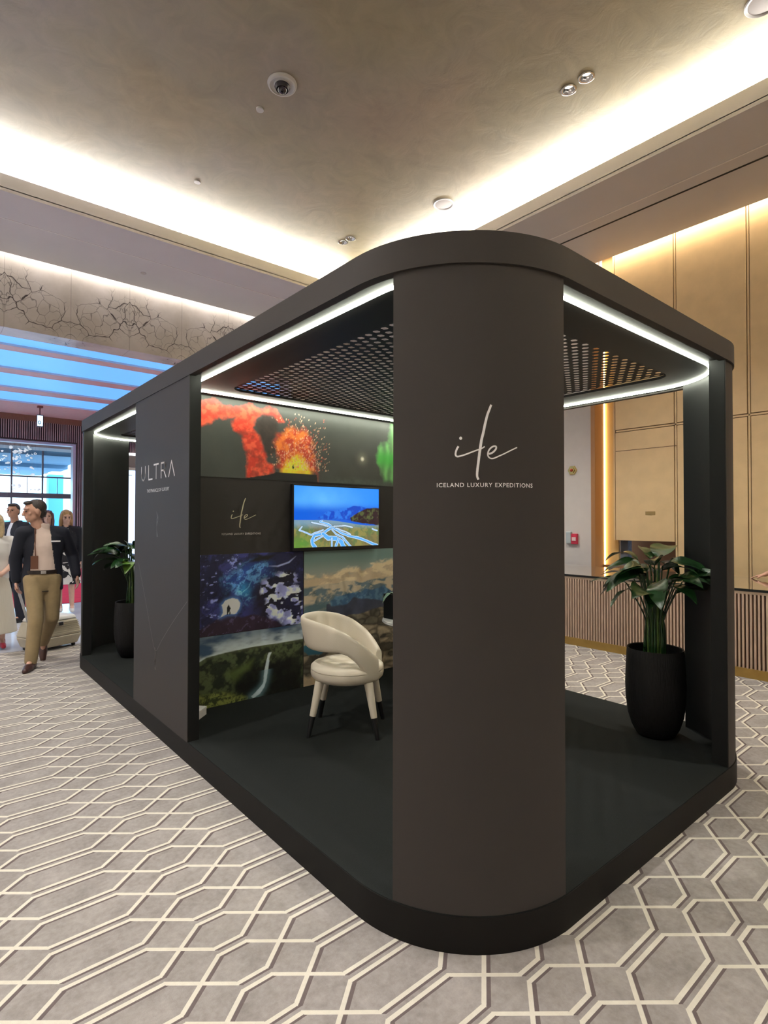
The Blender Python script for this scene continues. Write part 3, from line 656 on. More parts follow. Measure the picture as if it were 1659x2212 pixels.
def volcano(u, v):
    img = np.zeros(u.shape+(3,))+c3(62, 64, 60); n = fbm(u, v, 7, 1); n2 = fbm(u, v, 26, 9)
    img = img*(.85+.3*n[..., None])
    m = soft(u, np.maximum(v, 1.975), D['v_red'], .03, .030, 22, 11)
    red = blend(np.zeros(img.shape)+c3(205, 55, 36), ssl(n2, .35, .65), c3(235, 92, 62)); red = blend(red, ssl(fbm(u, v, 14, 23), .52, .75)*.6, c3(120, 35, 28))
    img = blend(img, m*.95, red)
    m = soft(u, np.maximum(v, 2.0), D['v_or'], .06, .04, 26, 5)
    og = blend(np.zeros(img.shape)+c3(200, 60, 32), ssl(n2, .4, .7), c3(240, 130, 50)); img = blend(img, m*.9, og)
    m = soft(u, v, D['v_sm'], .03, .02, 25, 31); img = blend(img, m*.9, c3(52, 42, 38)*(.6+.8*n2[..., None]))
    m = soft(u, np.maximum(v, 2.01), D['v_ye'], .07, .02, 40, 8); img = blend(img, np.clip(m*1.6, 0, 1), c3(255, 215, 50)); 
    # sparks
    r = np.random.default_rng(5); (xa, za), (xb, _), (_, zb), _ = D['v_sp']; k = 0
    cx = (xa+xb)/2
    for _ in range(700):
        x = r.normal(cx+.02, .13); z = zb+abs(r.normal(0, .21)); dx = (x-cx)
        if z > za+.03 or abs(dx) > .30: continue
        a = math.atan2(.35+abs(dx)*.1, dx*.9+r.normal(0, .12)); l = r.uniform(.003, .012)
        p = [(x, z), (x+l*math.cos(a), z+l*math.sin(a))]
        s = (np.abs(u-x) < .02) & (np.abs(v-z) < .02)
        if not s.any(): continue
        dd = pdist(u[s], v[s], p); mm = np.clip(1.3-dd/.0032, 0, 1)*r.uniform(.4, 1)
        img[s] = img[s]*(1-mm[:, None])+(c3(255, 200, 165) if r.random() < .6 else c3(225, 90, 60))*mm[:, None]
    img = blend(img, soft(u, v, D['v_hill'], .004, .004, 60, 2)*(v < 1.99), c3(26, 25, 24)*(.7+.6*n[..., None]))
    img = blend(img, (inpoly(u, v, D['v_fig'])).astype(float), c3(20, 12, 10))
    mx, mz = D['v_moon'][0]; d = np.hypot(u-mx, v-mz); img = blend(img, np.clip(1.2-d/.022, 0, 1), c3(255, 250, 235)); img = blend(img, np.exp(-(d/.05)**2)*.25, c3(200, 190, 170))
    au = soft(u, v, D['v_au'], .05, .03, 14, 44); st = .5+.5*np.sin((u+.1*fbm(u, v, 4, 60))*60)
    img = blend(img, au*(.35+.55*st), c3(120, 190, 110)); img = blend(img, au*ssl(v, 2.05, 2.18)*(1-ssl(v, 2.2, 2.3))*.8, c3(60, 170, 60))
    # faint rocky shore along the lower edge of the night picture
    img = blend(img, ssl(u, 2.7, 3.1)*(1-ssl(v, 1.93, 1.99+.03*n))*.7, c3(74, 82, 74)*(.4+1.2*n2[..., None]))
    return img
def cave(u, v):
    a = fbm(u, v, 9, 2); b = fbm(u, v, 30, 6, ax=1, ay=1.6); w = fbm(u+.5*a, v+.4*a, 24, 17)
    img = np.zeros(u.shape+(3,))+c3(26, 28, 58); img = blend(img, ssl(a, .45, .62), c3(48, 52, 108)); img = blend(img, ssl(b, .62, .72)*(u < 2.05), c3(128, 138, 196))
    img = blend(img, ssl(w, .55, .68)*.5, c3(14, 14, 26))
    m = soft(u, v, D['c_blue'], .10, .05, 12, 21); img = blend(img, m*.85, blend(np.zeros(img.shape)+c3(30, 62, 130), ssl(w, .45, .62), c3(92, 150, 205)))
    m = soft(u, v, D['c_cy'], .06, .03, 20, 33); img = blend(img, m*.85, blend(np.zeros(img.shape)+c3(46, 128, 180), ssl(w, .5, .65), c3(130, 205, 225)))
    img = blend(img, ((a+.5*w) < .66).astype(float)*(u > 2.05)*.0, c3(10, 10, 20))
    m = soft(u, v, D['c_dk'], .02, .01, 30, 3); img = blend(img, m, c3(22, 20, 22))
    # dark hollow between the blue glow and the ice
    d = np.hypot((u-2.22)/.16, (v-.93)/.24); img = blend(img, np.clip(1.4-d, 0, 1)*.85, c3(26, 22, 28))
    ice = soft(u, v, D['c_ice'], .03, .02, 24, 12)
    cell = fbm(u+.05*a, v, 13, 71, 3, 1, 1.7); im = ssl(cell, .44, .475)
    gi = blend(np.zeros(img.shape)+c3(120, 124, 172), ssl(fbm(u, v, 16, 90), .4, .62), c3(188, 196, 226))
    img = blend(img, ice*im, gi); img = blend(img, ice*(1-im)*.85, c3(18, 18, 30))
    img = blend(img, soft(u, v, D['c_arc'], .01), c3(140, 150, 190))
    g = soft(u, v, D['c_gr'], .012, .012, 25, 41); img = blend(img, g, c3(40, 28, 42)*(.5+1.0*a[..., None])); img = blend(img, g*ssl(w, .6, .7)*.5, c3(92, 84, 120))
    d = pdist(u, v, D['c_wh'], True); img = blend(img, np.exp(-(d/.02)**2)*.6, c3(80, 120, 180))
    img = blend(img, soft(u, v, D['c_wh'], .006, .006, 40, 4), c3(244, 244, 232)); img = blend(img, soft(u, v, D['c_fig'], .003), c3(14, 14, 18))
    return img
def falls(u, v):
    a = fbm(u, v, 6, 3, ax=.5, ay=1.4); b = fbm(u, v, 20, 7); c = fbm(u+.3*b, v, 30, 27)
    L = D['w_line']; zl = np.interp(u, [p[0] for p in L], [p[1] for p in L])
    sky = blend(np.zeros(u.shape+(3,))+c3(52, 76, 104), ssl(a, .40, .62), c3(128, 152, 172)); h = np.clip(1-(v-zl)/.22, 0, 1); 
    sky = blend(sky, h*ssl(a, .35, .55)*.8, c3(198, 208, 206)); sky = blend(sky, ssl(v, .58, .68)*.5, c3(34, 54, 80))
    land = blend(np.zeros(sky.shape)+c3(30, 36, 26), ssl(b, .45, .65), c3(74, 84, 56)); land = blend(land, ssl(c, .6, .7)*.6, c3(14, 15, 12))
    t = np.clip((zl-v)/.03, 0, 1); land = blend(land, (1-t)*.5, c3(92, 100, 74))
    img = blend(sky, np.clip((zl-v)/.004+.5, 0, 1), land)
    img = blend(img, soft(u, v, D['w_can'], .06, .03, 14, 13)*.9, c3(14, 15, 14)*(.4+1.4*c[..., None]))
    img = blend(img, soft(u, v, D['w_g1'], .05, .02, 20, 15)*.7, c3(84, 98, 52)); 
    img = blend(img, soft(u, v, D['w_g2'], .04, .02, 20, 19)*.8, blend(np.zeros(img.shape)+c3(48, 56, 30), ssl(c, .45, .6), c3(132, 140, 72)))
    m = soft(u, v, D['w_fall'], .006, .006, 30, 51); img = blend(img, m, c3(196, 208, 214)*(.8+.3*b[..., None])); d = pdist(u, v, D['w_fall'], True); img = blend(img, np.exp(-(d/.03)**2)*.35*(v < .35), c3(120, 160, 170))
    return img
def beach(u, v):
    hz = D['b_cl']; z5, z6, z9, z11 = [p[1] for p in hz]
    w = fbm(u, v, 4, 33, ax=.7, ay=1.6); a = fbm(u+.15*w, v+.25*w, 9, 5, ax=.7, ay=2.2); b = fbm(u, v, 24, 77)
    img = blend(np.zeros(u.shape+(3,))+c3(112, 138, 134), ssl(1-v, 1-1.25, 1-z5), c3(150, 156, 146))
    m = ssl(z5+.05*(a-.5)*3+.1*(u-2.6)-v, -.01, .03); img = blend(img, m, blend(np.zeros(img.shape)+c3(192, 172, 142), ssl(a, .45, .6), c3(222, 204, 170)))
    m = ssl(z6+.08*(a-.5)+.03*(u-2.6)-v, -.01, .01); img = blend(img, m, blend(np.zeros(img.shape)+c3(92, 110, 118), ssl(a, .50, .62), c3(190, 176, 152)))
    m = ssl(z9-v, -.01, .02); img = blend(img, m*.8, c3(78, 104, 112))
    img = blend(img, soft(u, v, D['b_m1'], .006, .010, 16, 61), blend(np.zeros(img.shape)+c3(56, 90, 122), ssl(b, .45, .6), c3(84, 120, 148)))
    img = blend(img, soft(u, v, D['b_m2'], .006, .008, 20, 62), c3(56, 62, 80)*(.8+.4*b[..., None]))
    zr = D['b_h'][0][1]-.01+.10*(u-2.6)
    # boulders: cells of a jittered lattice
    r = np.random.default_rng(11); best = np.full(u.shape, 9.); sec = np.full(u.shape, 9.); val = np.zeros(u.shape)
    for _ in range(210):
        x = r.uniform(2.5, 4.3); z = r.uniform(.05, .85); k = r.uniform(.55, 1.2); d = np.hypot(u-x, (v-z)*1.8)*k; cv = r.random()
        n = d < best; sec = np.where(n, best, np.minimum(sec, d)); val = np.where(n, cv, val); best = np.where(n, d, best)
    e = ssl(sec-best, 0, .045); st = blend(np.zeros(img.shape)+c3(98, 94, 82), ssl(val, .3, .8), c3(176, 162, 138)); st = st*(.45+.8*b[..., None]); st = blend(st*.35, e, st)
    rock = ssl(zr-v+.04*(a-.5), -.005, .005); img = blend(img, rock, st)
    img = blend(img, soft(u, v, D['b_wat'], .01, .008, 20, 6), blend(np.zeros(img.shape)+c3(40, 84, 100), ssl(v, .5, .62), c3(110, 138, 140)))
    img = blend(img, ssl(.22-v+.05*(b-.5)-.08*(u-2.6), -.02, .02)*(u < 3), c3(178, 160, 132)*(.8+.4*b[..., None]))
    return img
def screen(u, v):
    h0, h1, h2 = [p[1] for p in D['t_h']]; a = fbm(u, v, 8, 1); b = fbm(u, v, 26, 14)
    d = np.hypot((u-2.75)/.35, (v-1.72)/.2); img = np.zeros(u.shape+(3,))+c3(38, 140, 250); img = blend(img, np.exp(-d*d)*.7*(.6+.8*a), c3(110, 195, 255))
    img = blend(img, ssl(h0+.06-v, -.06, .06), c3(10, 95, 220)); img = blend(img, soft(u, v, D['t_m'], .005, .006, 22, 9), blend(np.zeros(img.shape)+c3(10, 72, 196), ssl(b, .5, .65), c3(40, 120, 230)))
    img = blend(img, soft(u, v, D['t_b'], .006, .006, 22, 29), blend(np.zeros(img.shape)+c3(48, 32, 38), ssl(b, .5, .65), c3(84, 92, 56)))
    zz = h1-.012-.05*ssl(u, 2.75, 3.3); pl = np.clip((zz-v)/.004+.5, 0, 1)
    land = blend(np.zeros(img.shape)+c3(100, 120, 74), ssl(b, .45, .6), c3(142, 136, 78)); land = blend(land, ssl(a, .5, .6)*.5, c3(118, 98, 70)); land = blend(land, (1-ssl(u, 2.5, 2.75))*ssl(1.5-v, 0, .12)*.7, c3(92, 150, 50)); land = blend(land, ssl(v, h2-.08, h2)*.8, c3(120, 160, 190))
    img = blend(img, pl, land)
    uu = u+.012*(fbm(u, v, 24, 81)-.5); vv = v+.010*(fbm(u, v, 24, 82)-.5)
    for k, P in enumerate(D['t_r']):
        dd = pdist(uu, vv, P); w = (.009, .004, .007, .013, .005, .004, .004, .003, .003, .004, .004, .006)[k]*(.7+1.1*np.clip((1.60-v)/.25, 0, 1))
        img = blend(img, np.clip((w+.008-dd)/.003, 0, 1)*pl*.6, c3(30, 60, 60)); img = blend(img, np.clip((w+.004-dd)/.003, 0, 1)*pl, c3(215, 235, 255)); img = blend(img, np.clip((w-.001-dd)/.003, 0, 1)*pl, c3(90, 175, 250))
    return img
PF = PY-.0345
o = print_mesh('picture_panel', BX0+.08, BX1-.08, 1.922, ZF+.005, PF, volcano, M_print, .0058); tag(o, 'wide printed panel of a red lava eruption beside a dark night sky', 'printed picture')
o = print_mesh('picture_panel', BX0+.08, 2.590, .690, 1.316, PF, cave, M_print, .0050); tag(o, 'printed panel of a blue ice cave with a figure in a white opening', 'printed picture')
o = print_mesh('picture_panel', BX0+.08, 2.590, ZP+.004, .686, PF, falls, M_print, .0052); tag(o, 'printed panel of a waterfall in a green canyon, lowest on the partition', 'printed picture')
o = print_mesh('picture_panel', 2.598, BX1-.08, ZP+.004, 1.312, PF, beach, M_print, .0066); tag(o, 'printed panel of cloudy sky, blue mountains and boulders behind the cream chair', 'printed picture')
for o in [o for o in COL.objects if o.name.startswith('picture_panel')]: pass
# gold logo on the middle band of the partition
on_part = lambda u, v: Vector((u, PY-.0315, v))
bm = script_logo(lambda u, v: on_part(2.03+u*.92, 1.500+v*.86), k=1.1); fin(bm, 'script_lettering', M_signg, PART)
me = text_mesh('ICELAND LUXURY EXPEDITIONS', .0225, space=1.12); xs = [v.co.x for v in me.vertices]; w = max(xs)-min(xs)
place_flat(me, lambda u, v: on_part(1.845+u/w*.335, 1.468+v), 'lettering', M_letter, PART)
# screen
t = tag(empty('television', (0, 0, 0)), 'wall-mounted television showing a blue braided river landscape', 'television')
X0_, X1_, Z0_, Z1_ = 2.442, 3.400, 1.322, 1.896
YF = PY-.10
bm = bmesh.new(); bx(bm, X0_, X1_, YF, YF+.045, Z0_, Z1_); fin(bm, 'housing', mat('tv_plastic', (.012, .012, .014), .3), t, bevel=.004)
bm = bmesh.new(); bx(bm, X0_+.25, X1_-.25, YF+.045, PY-.03, Z0_+.12, Z1_-.12); fin(bm, 'bracket', M_edge, t)
print_mesh('screen', X0_+.014, X1_-.014, Z0_+.028, Z1_-.014, YF-.002, screen, M_scr, .0036, t, thick=.002)

# ------------------------------------------------------------------ furniture in the booth
M_cream = mat('cream_upholstery', (.66, .60, .49), .75, bump=.12, bscale=260, spec=.3)
M_tip = mat('black_leg_tip', (.006, .006, .007), .45)
ch = tag(empty('barrel_chair', (2.325, 3.155, ZP+.002), math.radians(-45)), 'cream upholstered barrel chair with looped back and black-tipped legs', 'chair')
def seat_prof(a, z): return a
bm = bmesh.new()
lathe(bm, [(0, .352), (.19, .350), (.232, .358), (.250, .378), (.255, .400), (.254, .424), (.2475, .4265), (.254, .429), (.252, .444), (.236, .458), (.19, .466), (.10, .472), (0, .474)], n=48)
fin(bm, 'seat', M_cream, ch, smooth=True, angle=60)
bm = bmesh.new(); NPH = 72; FM = RAD(153); rows = []
def lerp(x, X, Y): return float(np.interp(x, X, Y))
for i in range(NPH+1):
    ph = -FM+2*FM*i/NPH; xx = -math.cos(ph)
    zt = lerp(xx, [-1, -.8, -.4, 0, .4, .7, .88, 1], [.785, .782, .758, .718, .655, .585, .53, .49])
    zb = lerp(xx, [-1, -.6, -.1, .15, .4, .58, .72, 1], [.575, .575, .577, .556, .500, .430, .372, .355])
    rho = .256-.010*(1+xx); th = .023; lean = .055*max(0, -xx)
    row = []; K = 18
    for k in range(K):
        a = 2*PI*k/K; ca, sa = math.cos(a), math.sin(a)
        sx = math.copysign(abs(ca)**.7, ca); sz = math.copysign(abs(sa)**.45, sa)
        z = (zt+zb)/2+sz*(zt-zb)/2; r = rho+sx*th+lean*(z-.5)/.28
        row.append(bm.verts.new((-r*math.cos(ph), r*math.sin(ph)*.96, z)))
    rows.append(row)
for a, b in zip(rows, rows[1:]):
    for k in range(len(a)): bm.faces.new((a[k], a[(k+1) % len(a)], b[(k+1) % len(a)], b[k]))
bm.faces.new(rows[0][::-1]); bm.faces.new(rows[-1])
fin(bm, 'backrest', M_cream, ch, smooth=True, angle=60)
for sx in (-1, 1):
    for sy in (-1, 1):
        a, b = Vector((sx*.165, sy*.150, .362)), Vector((sx*.232, sy*.195, 0)); c_ = a.lerp(b, .62)
        bm = bmesh.new(); tube(bm, [a, c_], [.031, .0215], 20); lg = fin(bm, 'leg', M_cream, ch, smooth=True, angle=50)
        bm = bmesh.new(); tube(bm, [c_, b], [.0195, .0135], 20); fin(bm, 'leg_tip', M_tip, lg, smooth=True, angle=50)['label'] = 'black lacquered leg tip'
# white round table, mostly behind the column
TBX, TBY, TBZ = 3.25, 3.30, .77
t = tag(empty('round_table', (TBX, TBY, ZP+.002)), 'white round pedestal table mostly hidden behind the curved column', 'table')
bm = bmesh.new(); lathe(bm, [(0, TBZ-ZP-.03), (.36, TBZ-ZP-.03), (.375, TBZ-ZP-.015), (.37, TBZ-ZP), (0, TBZ-ZP)], n=56); fin(bm, 'tabletop', mat('white_lacquer', (.75, .74, .70), .3), t, smooth=True)
bm = bmesh.new(); lathe(bm, [(0, 0), (.17, 0), (.17, .012), (.04, .03), (.035, .5), (.06, TBZ-ZP-.03), (0, TBZ-ZP-.03)], n=40); fin(bm, 'pedestal', mat('white_lacquer', (.75, .74, .70), .3), t, smooth=True)
M_leaf = mat('glossy_dark_leaf', (.012, .045, .012), .25, var=.35, vscale=9, spec=.6)
M_leafy = mat('young_leaf', (.10, .20, .03), .35, var=.3, vscale=9)
M_stemg = mat('green_petiole', (.07, .13, .025), .4, var=.25, vscale=12)
def leaf_bm(bm, base, tip_dir, L, Wd, droop, roll=0, fold=.25, n=12, petiole=None, bow=.0):
    """a blade from base, along tip_dir, drooping; petiole: list of points ending at base"""
    d = Vector(tip_dir).normalized(); side = d.cross(Vector((0, 0, 1)))
    if side.length < .1: side = Vector((1, 0, 0))
    side.normalize(); side = Matrix.Rotation(roll, 3, d) @ side; nrm = side.cross(d).normalized()
    rows = []; p = Vector(base)
    for i in range(n+1):
        t_ = i/n; w = Wd*.5*math.sin(PI*t_**.8)**.85*(1-.15*t_) if 0 < t_ < 1 else .0015
        row = []
        for k in (-1, -.55, 0, .55, 1):
            wav = math.sin(t_*14+k*2)*.004*abs(k)
            row.append(bm.verts.new(p+side*w*k+nrm*(abs(k)*w*fold+wav)))
        rows.append(row)
        dd = (d+Vector((0, 0, -droop*t_*1.6))).normalized(); p = p+dd*L/n
    for a, b in zip(rows, rows[1:]):
        for k in range(4): bm.faces.new((a[k], a[k+1], b[k+1], b[k]))
    if petiole: tube(bm, catmull(petiole, 5), [.0065*(1-.45*j/(len(petiole)*5)) for j in range((len(petiole)-1)*5+1)], 6)
def plant(t, zsoil, seed, n, spread, hmin, hmax, leaves=None, rot=0):
    r = random.Random(seed)
    for k in range(n):
        a = rot+2.399*k+r.uniform(-.3, .3); h = r.uniform(hmin, hmax); s = spread*(.35+.65*r.random())*(1.25-.55*(h-hmin)/(hmax-hmin))
        o2 = Vector((math.cos(a), math.sin(a), 0)); b0 = o2*r.uniform(.02, .075)+Vector((0, 0, zsoil-.02))
        tip = o2*s*.50+Vector((0, 0, zsoil+h))
        mid = o2*(.03+s*.10)+Vector((0, 0, zsoil+h*.55))
        L = r.uniform(.24, .36); 
        bm = bmesh.new()
        leaf_bm(bm, tip, o2*1.0+Vector((0, 0, r.uniform(-.05, .75))), L, L*r.uniform(.42, .54), r.uniform(.35, .95), r.uniform(-.5, .5), petiole=[b0, (b0+mid)/2+o2*.004, mid, tip])
        fin(bm, 'leaf', M_leafy if r.random() < .06 else M_leaf, t, smooth=True, angle=80)
    for k in range(9):
        a = k*.7; b0 = Vector((math.cos(a)*.04, math.sin(a)*.04, zsoil-.02)); h = r.uniform(.18, .5)
        bm = bmesh.new(); tube(bm, [b0, b0*1.15+Vector((0, 0, h*.5)), b0*1.2+Vector((0, 0, h))], [.013, .011, .004], 7); fin(bm, 'stem', M_stemg, t, smooth=True)
def potted(x, y, z, rz, seed, label, n=34, sc=1.0):
    t = tag(empty('potted_plant', (x, y, z), rz), label, 'potted plant', None)
    bm = bmesh.new(); R_ = .186*sc; H_ = .585*sc
    lathe(bm, [(0, 0), (R_*.52, 0), (R_*.66, .012), (R_*.80, .06*sc), (R_*.93, .14*sc), (R_*1.0, .25*sc), (R_*1.015, .34*sc), (R_*.99, .46*sc), (R_*.955, H_-.006), (R_*.94, H_), (R_*.90, H_-.004), (R_*.90, H_-.07), (0, H_-.07)], n=56)
    fin(bm, 'pot', mat('black_ribbed_pot', (.0045, .0042, .0042), .6, spec=.25, bump=.5, bscale=180, stretch=(1, 1, .06)), t, smooth=True, angle=50)
    bm = bmesh.new(); lathe(bm, [(0, H_-.052), (R_*.6, H_-.055), (R_*.895, H_-.066)], n=32); fin(bm, 'soil', mat('potting_soil', (.018, .012, .008), .95, bump=1, bscale=90), t)
    plant(t, H_-.05, seed, n, .36, .40, .66)
    return t
potted(3.862, 1.72, ZP+.002, .4, 12, 'black pot of broad-leaved dark green plant by the right-hand post, seen through the booth')
potted(1.80, 6.30, ZP+.002, 1.4, 5, 'black pot of dark green plant in the far booth section, half behind the side panel', n=30)
# black planter with drooping leaves on the table
t = tag(empty('table_planter', (TBX-.165, TBY+.175, TBZ+.004)), 'small black cube planter with pale leaves on the white table', 'planter')
bm = bmesh.new(); ringprism(bm, rrect(-.09, -.09, .09, .09, .008, 3), rrect(-.078, -.078, .078, .078, .005, 3), 0, .20); bx(bm, -.08, .08, -.08, .08, 0, .16); fin(bm, 'planter_box', M_edge, t)
for k in range(6):
    a = 2.0+k*1.05; o2 = Vector((math.cos(a), math.sin(a), 0)); bm = bmesh.new()
    leaf_bm(bm, o2*.05+Vector((0, 0, .20)), o2+Vector((0, 0, .5)), .15, .045, 1.6, petiole=[(0, 0, .15), o2*.03+Vector((0, 0, .18)), o2*.05+Vector((0, 0, .20))]); fin(bm, 'leaf', mat('pale_leaf', (.18, .28, .18), .4), t, smooth=True)
# small white box on the floor by the side panel
t = tag(empty('white_box', (1.555, 4.055, ZP+.002), math.radians(42)), 'small white box on the booth floor against the side panel', 'box')
bm = bmesh.new(); bx(bm, -.09, .09, -.09, .09, 0, .045); fin(bm, 'box_body', M_signw, t, bevel=.003)
bm = bmesh.new(); bx(bm, -.092, .092, -.092, .092, .045, .062); fin(bm, 'lid', M_signw, t, bevel=.003)

# ------------------------------------------------------------------ entrance hall
ZH = 5.0; YW = 21.2; HX1 = 8.0
M_hallc = mat('pinkish_hall_ceiling', (.74, .63, .60), .45, var=.05)
# hall ceiling with four glowing blue panels let into it
ys = [12.33, 13.01, 13.37, 14.98, 15.45, 17.11, 17.66, 19.08]
bm = bmesh.new(); edges = [10.6]+ys+[YW]
for a, b in zip(edges[0::2], edges[1::2]): bx(bm, RX0, HX1, a, b, ZH, ZH+.12)
fin(bm, 'ceiling_hall', M_hallc)['kind'] = 'structure'
lab = ['glowing blue skylight strip nearest the veined marble header, narrowest of the four', 'glowing blue skylight strip second from the marble header', 'glowing blue skylight strip third from the marble header', 'glowing blue skylight strip furthest from the marble header']
M_sky = mat('blue_skylight', (.1, .3, .7), .4, emit=(.125, .42, .96, .62))
for k in range(4):
    a, b = ys[2*k], ys[2*k+1]
    t = tag(empty('skylight', (0, a, ZH)), lab[k], 'skylight')
    bm = bmesh.new(); bx(bm, RX0+.1, HX1-.2, 0, b-a, .04, .06); fin(bm, 'glowing_panel', M_sky, t)
    bm = bmesh.new(); ringprism(bm, rrect(RX0+.1, 0, HX1-.2, b-a, 0, 1), rrect(RX0+.115, .015, HX1-.215, b-a-.015, 0, 1), -.003, .04); fin(bm, 'frame', mat('pale_frame', (.62, .60, .62), .4), t)
box('wall_hall', HX1, HX1+.2, 10.6, 29.3, 0, 5.2, M_wood, kind='structure')
# ribbed timber wall with the wide opening
OX1, OZ = 4.19, 4.19
bm = bmesh.new(); bx(bm, RX0, OX1, YW, YW+.35, OZ, ZH+.1); bx(bm, OX1, HX1, YW, YW+.35, 0, ZH+.1)
fin(bm, 'wall_timber', M_wood)['kind'] = 'structure'
bm = bmesh.new(); x = RX0
while x < HX1:
    z0 = OZ if x < OX1 else .0
    bx(bm, x, x+.028, YW-.03, YW, z0+.03, 4.80); x += .062
o = fin(bm, 'wall_ribs', mat('grey_brown_slats', (.42, .36, .32), .45, var=.2, vscale=3)); o['kind'] = 'structure'
bm = bmesh.new(); bx(bm, RX0, HX1, YW-.012, YW-.001, 0, .02); bx(bm, RX0, OX1, YW-.012, YW-.001, OZ, 4.8); bx(bm, OX1, HX1, YW-.012, YW-.001, .03, 4.8); fin(bm, 'trim_2', M_ribd)['kind'] = 'structure'
bm = bmesh.new(); bx(bm, OX1-.10, OX1-.02, YW+.05, YW+.36, 0, OZ-.09); bx(bm, RX0, OX1-.02, YW+.05, YW+.36, OZ-.09, OZ-.02); fin(bm, 'trim_3', mat('pale_metal_lining', (.60, .55, .56), .3, .3))['kind'] = 'structure'
# vestibule beyond
box('ceiling_vestibule', RX0, 14, YW+.35, 29.3, 4.86, 5.0, mat('vestibule_ceiling', (.55, .46, .43), .6), kind='structure')
box('ceiling_bulkhead', RX0, 14, 27.6, 28.9, 4.70, 4.86, mat('vestibule_ceiling', (.55, .46, .43), .6), kind='structure')
M_mull = mat('dark_bronze_mullion', (.26, .22, .26), .4, .3)
win = tag(empty('window_1', (0, 29.0, 0)), kind='structure')
bm = bmesh.new()
for k in range(-9, 9):
    x = 2.035+1.165*k
    w = .10 if k % 1 == 0 else .03
    bx(bm, x-.03, x+.03, -.08, .08, 0 if k not in (0, 2) else 0, 4.86)
for z0, z1 in ((3.50, 3.56), (2.58, 2.80), (0, .10), (4.78, 4.86)): bx(bm, RX0, 13.9, -.07, .07, z0, z1)
fin(bm, 'window_frame', M_mull, win)
bm = bmesh.new()
for k in range(-9, 9): x = 2.035+1.165*(k+.5); bx(bm, x-.012, x+.012, -.03, .03, 2.8, 3.5)
fin(bm, 'glazing_bar', mat('pale_bar', (.35, .42, .5), .4, .3), win)
bm = bmesh.new(); bx(bm, RX0, 13.9, -.006, .006, .1, 4.8)
g = mat('tinted_glass', (.85, .95, 1), .0, trans=1); 
ng = g.node_tree; tb = ng.nodes.new('ShaderNodeBsdfTransparent'); tb.inputs[0].default_value = (.80, .93, .98, 1); gl = ng.nodes.new('ShaderNodeBsdfGlossy'); gl.inputs['Roughness'].default_value = .02; mx = ng.nodes.new('ShaderNodeMixShader'); mx.inputs[0].default_value = .06
ng.links.new(tb.outputs[0], mx.inputs[1]); ng.links.new(gl.outputs[0], mx.inputs[2]); ng.links.new(mx.outputs[0], ng.nodes['Material Output'].inputs[0])
fin(bm, 'window_glass', g, win)
bm = bmesh.new()
for x in (4.78, 5.1): bx(bm, x-.012, x+.012, -.12, -.085, .9, 1.9)
fin(bm, 'door_handle', M_chrome, win)
# porch outside
box('exterior_ground', -40, 60, 29.3, 90, -.12, -.02, mat('porch_paving', (.5, .52, .55), .7), kind='structure')
M_porch = mat('porch_soffit', (.22, .33, .46), .6)
bm = bmesh.new(); bx(bm, -14, 6.3, 29.4, 43, 4.55, 4.9); bx(bm, -14, 6.3, 34, 36, 4.35, 4.56); fin(bm, 'exterior_canopy', M_porch)['kind'] = 'structure'
M_pcol = mat('blue_grey_pier', (.12, .42, .75), .5)
for x in (7.0, 10.6, -2.0):
    o = box('exterior_column', x-.42, x+.42, 41.4, 42.2, 0, 4.56, M_pcol, kind='structure')
bm = bmesh.new(); bx(bm, 4.5, 30, 60, 62, -.02, 1.6); fin(bm, 'exterior_screen', mat('hedge_blue_green', (.25, .5, .55), .8, var=.3, vscale=1.5))['kind'] = 'structure'
# red carpet on the stone floor
t = tag(box('red_carpet', .6, 6.6, 12.05, 20.6, 0, .012, M_red, bevel=.003), 'bright red carpet laid on the pale stone floor of the entrance hall', 'carpet')
# freestanding digital display and a white banner beyond the far booth opening
t = tag(empty('digital_display', (3.14, 11.5, 0)), 'tall white and blue lit display totem seen through the far booth opening', 'display')
bm = bmesh.new(); bx(bm, -.30, .30, 0, .09, 0, 2.62); fin(bm, 'cabinet', M_whitep, t, bevel=.01)
bm = bmesh.new(); bx(bm, -.27, .27, -.004, 0, .75, 2.56); fin(bm, 'display_screen', mat('pale_blue_screen', (.3, .4, .6), .3, emit=(.50, .66, .96, 1.0)), t)
bm = bmesh.new(); bx(bm, -.24, .10, -.006, -.004, 2.46, 2.47)
for i in range(3): bx(bm, -.2+.05*i, -.17+.05*i, -.006, -.004, 1.55, 1.62); bx(bm, -.2+.05*i, -.17+.05*i, -.006, -.004, 1.70, 1.80)
fin(bm, 'screen_graphics', mat('screen_grey', (.2, .22, .3), .5), t)
t = tag(empty('light_frame', (3.36, 12.3, .013)), 'slim grey standing panel with a white lit edge behind the display totem', 'panel')
bm = bmesh.new(); bx(bm, .0, .6, 0, .08, 0, 2.93); fin(bm, 'panel_body', mat('mid_grey_panel', (.26, .24, .24), .5), t)
bm = bmesh.new(); bx(bm, -.03, .0, -.005, .08, 2.35, 2.98); bx(bm, -.03, .6, -.005, .08, 2.93, 2.98); fin(bm, 'lit_edge', mat('lit_edge', (.9, .9, .9), .5, emit=(.9, .93, 1, 1.6)), t)
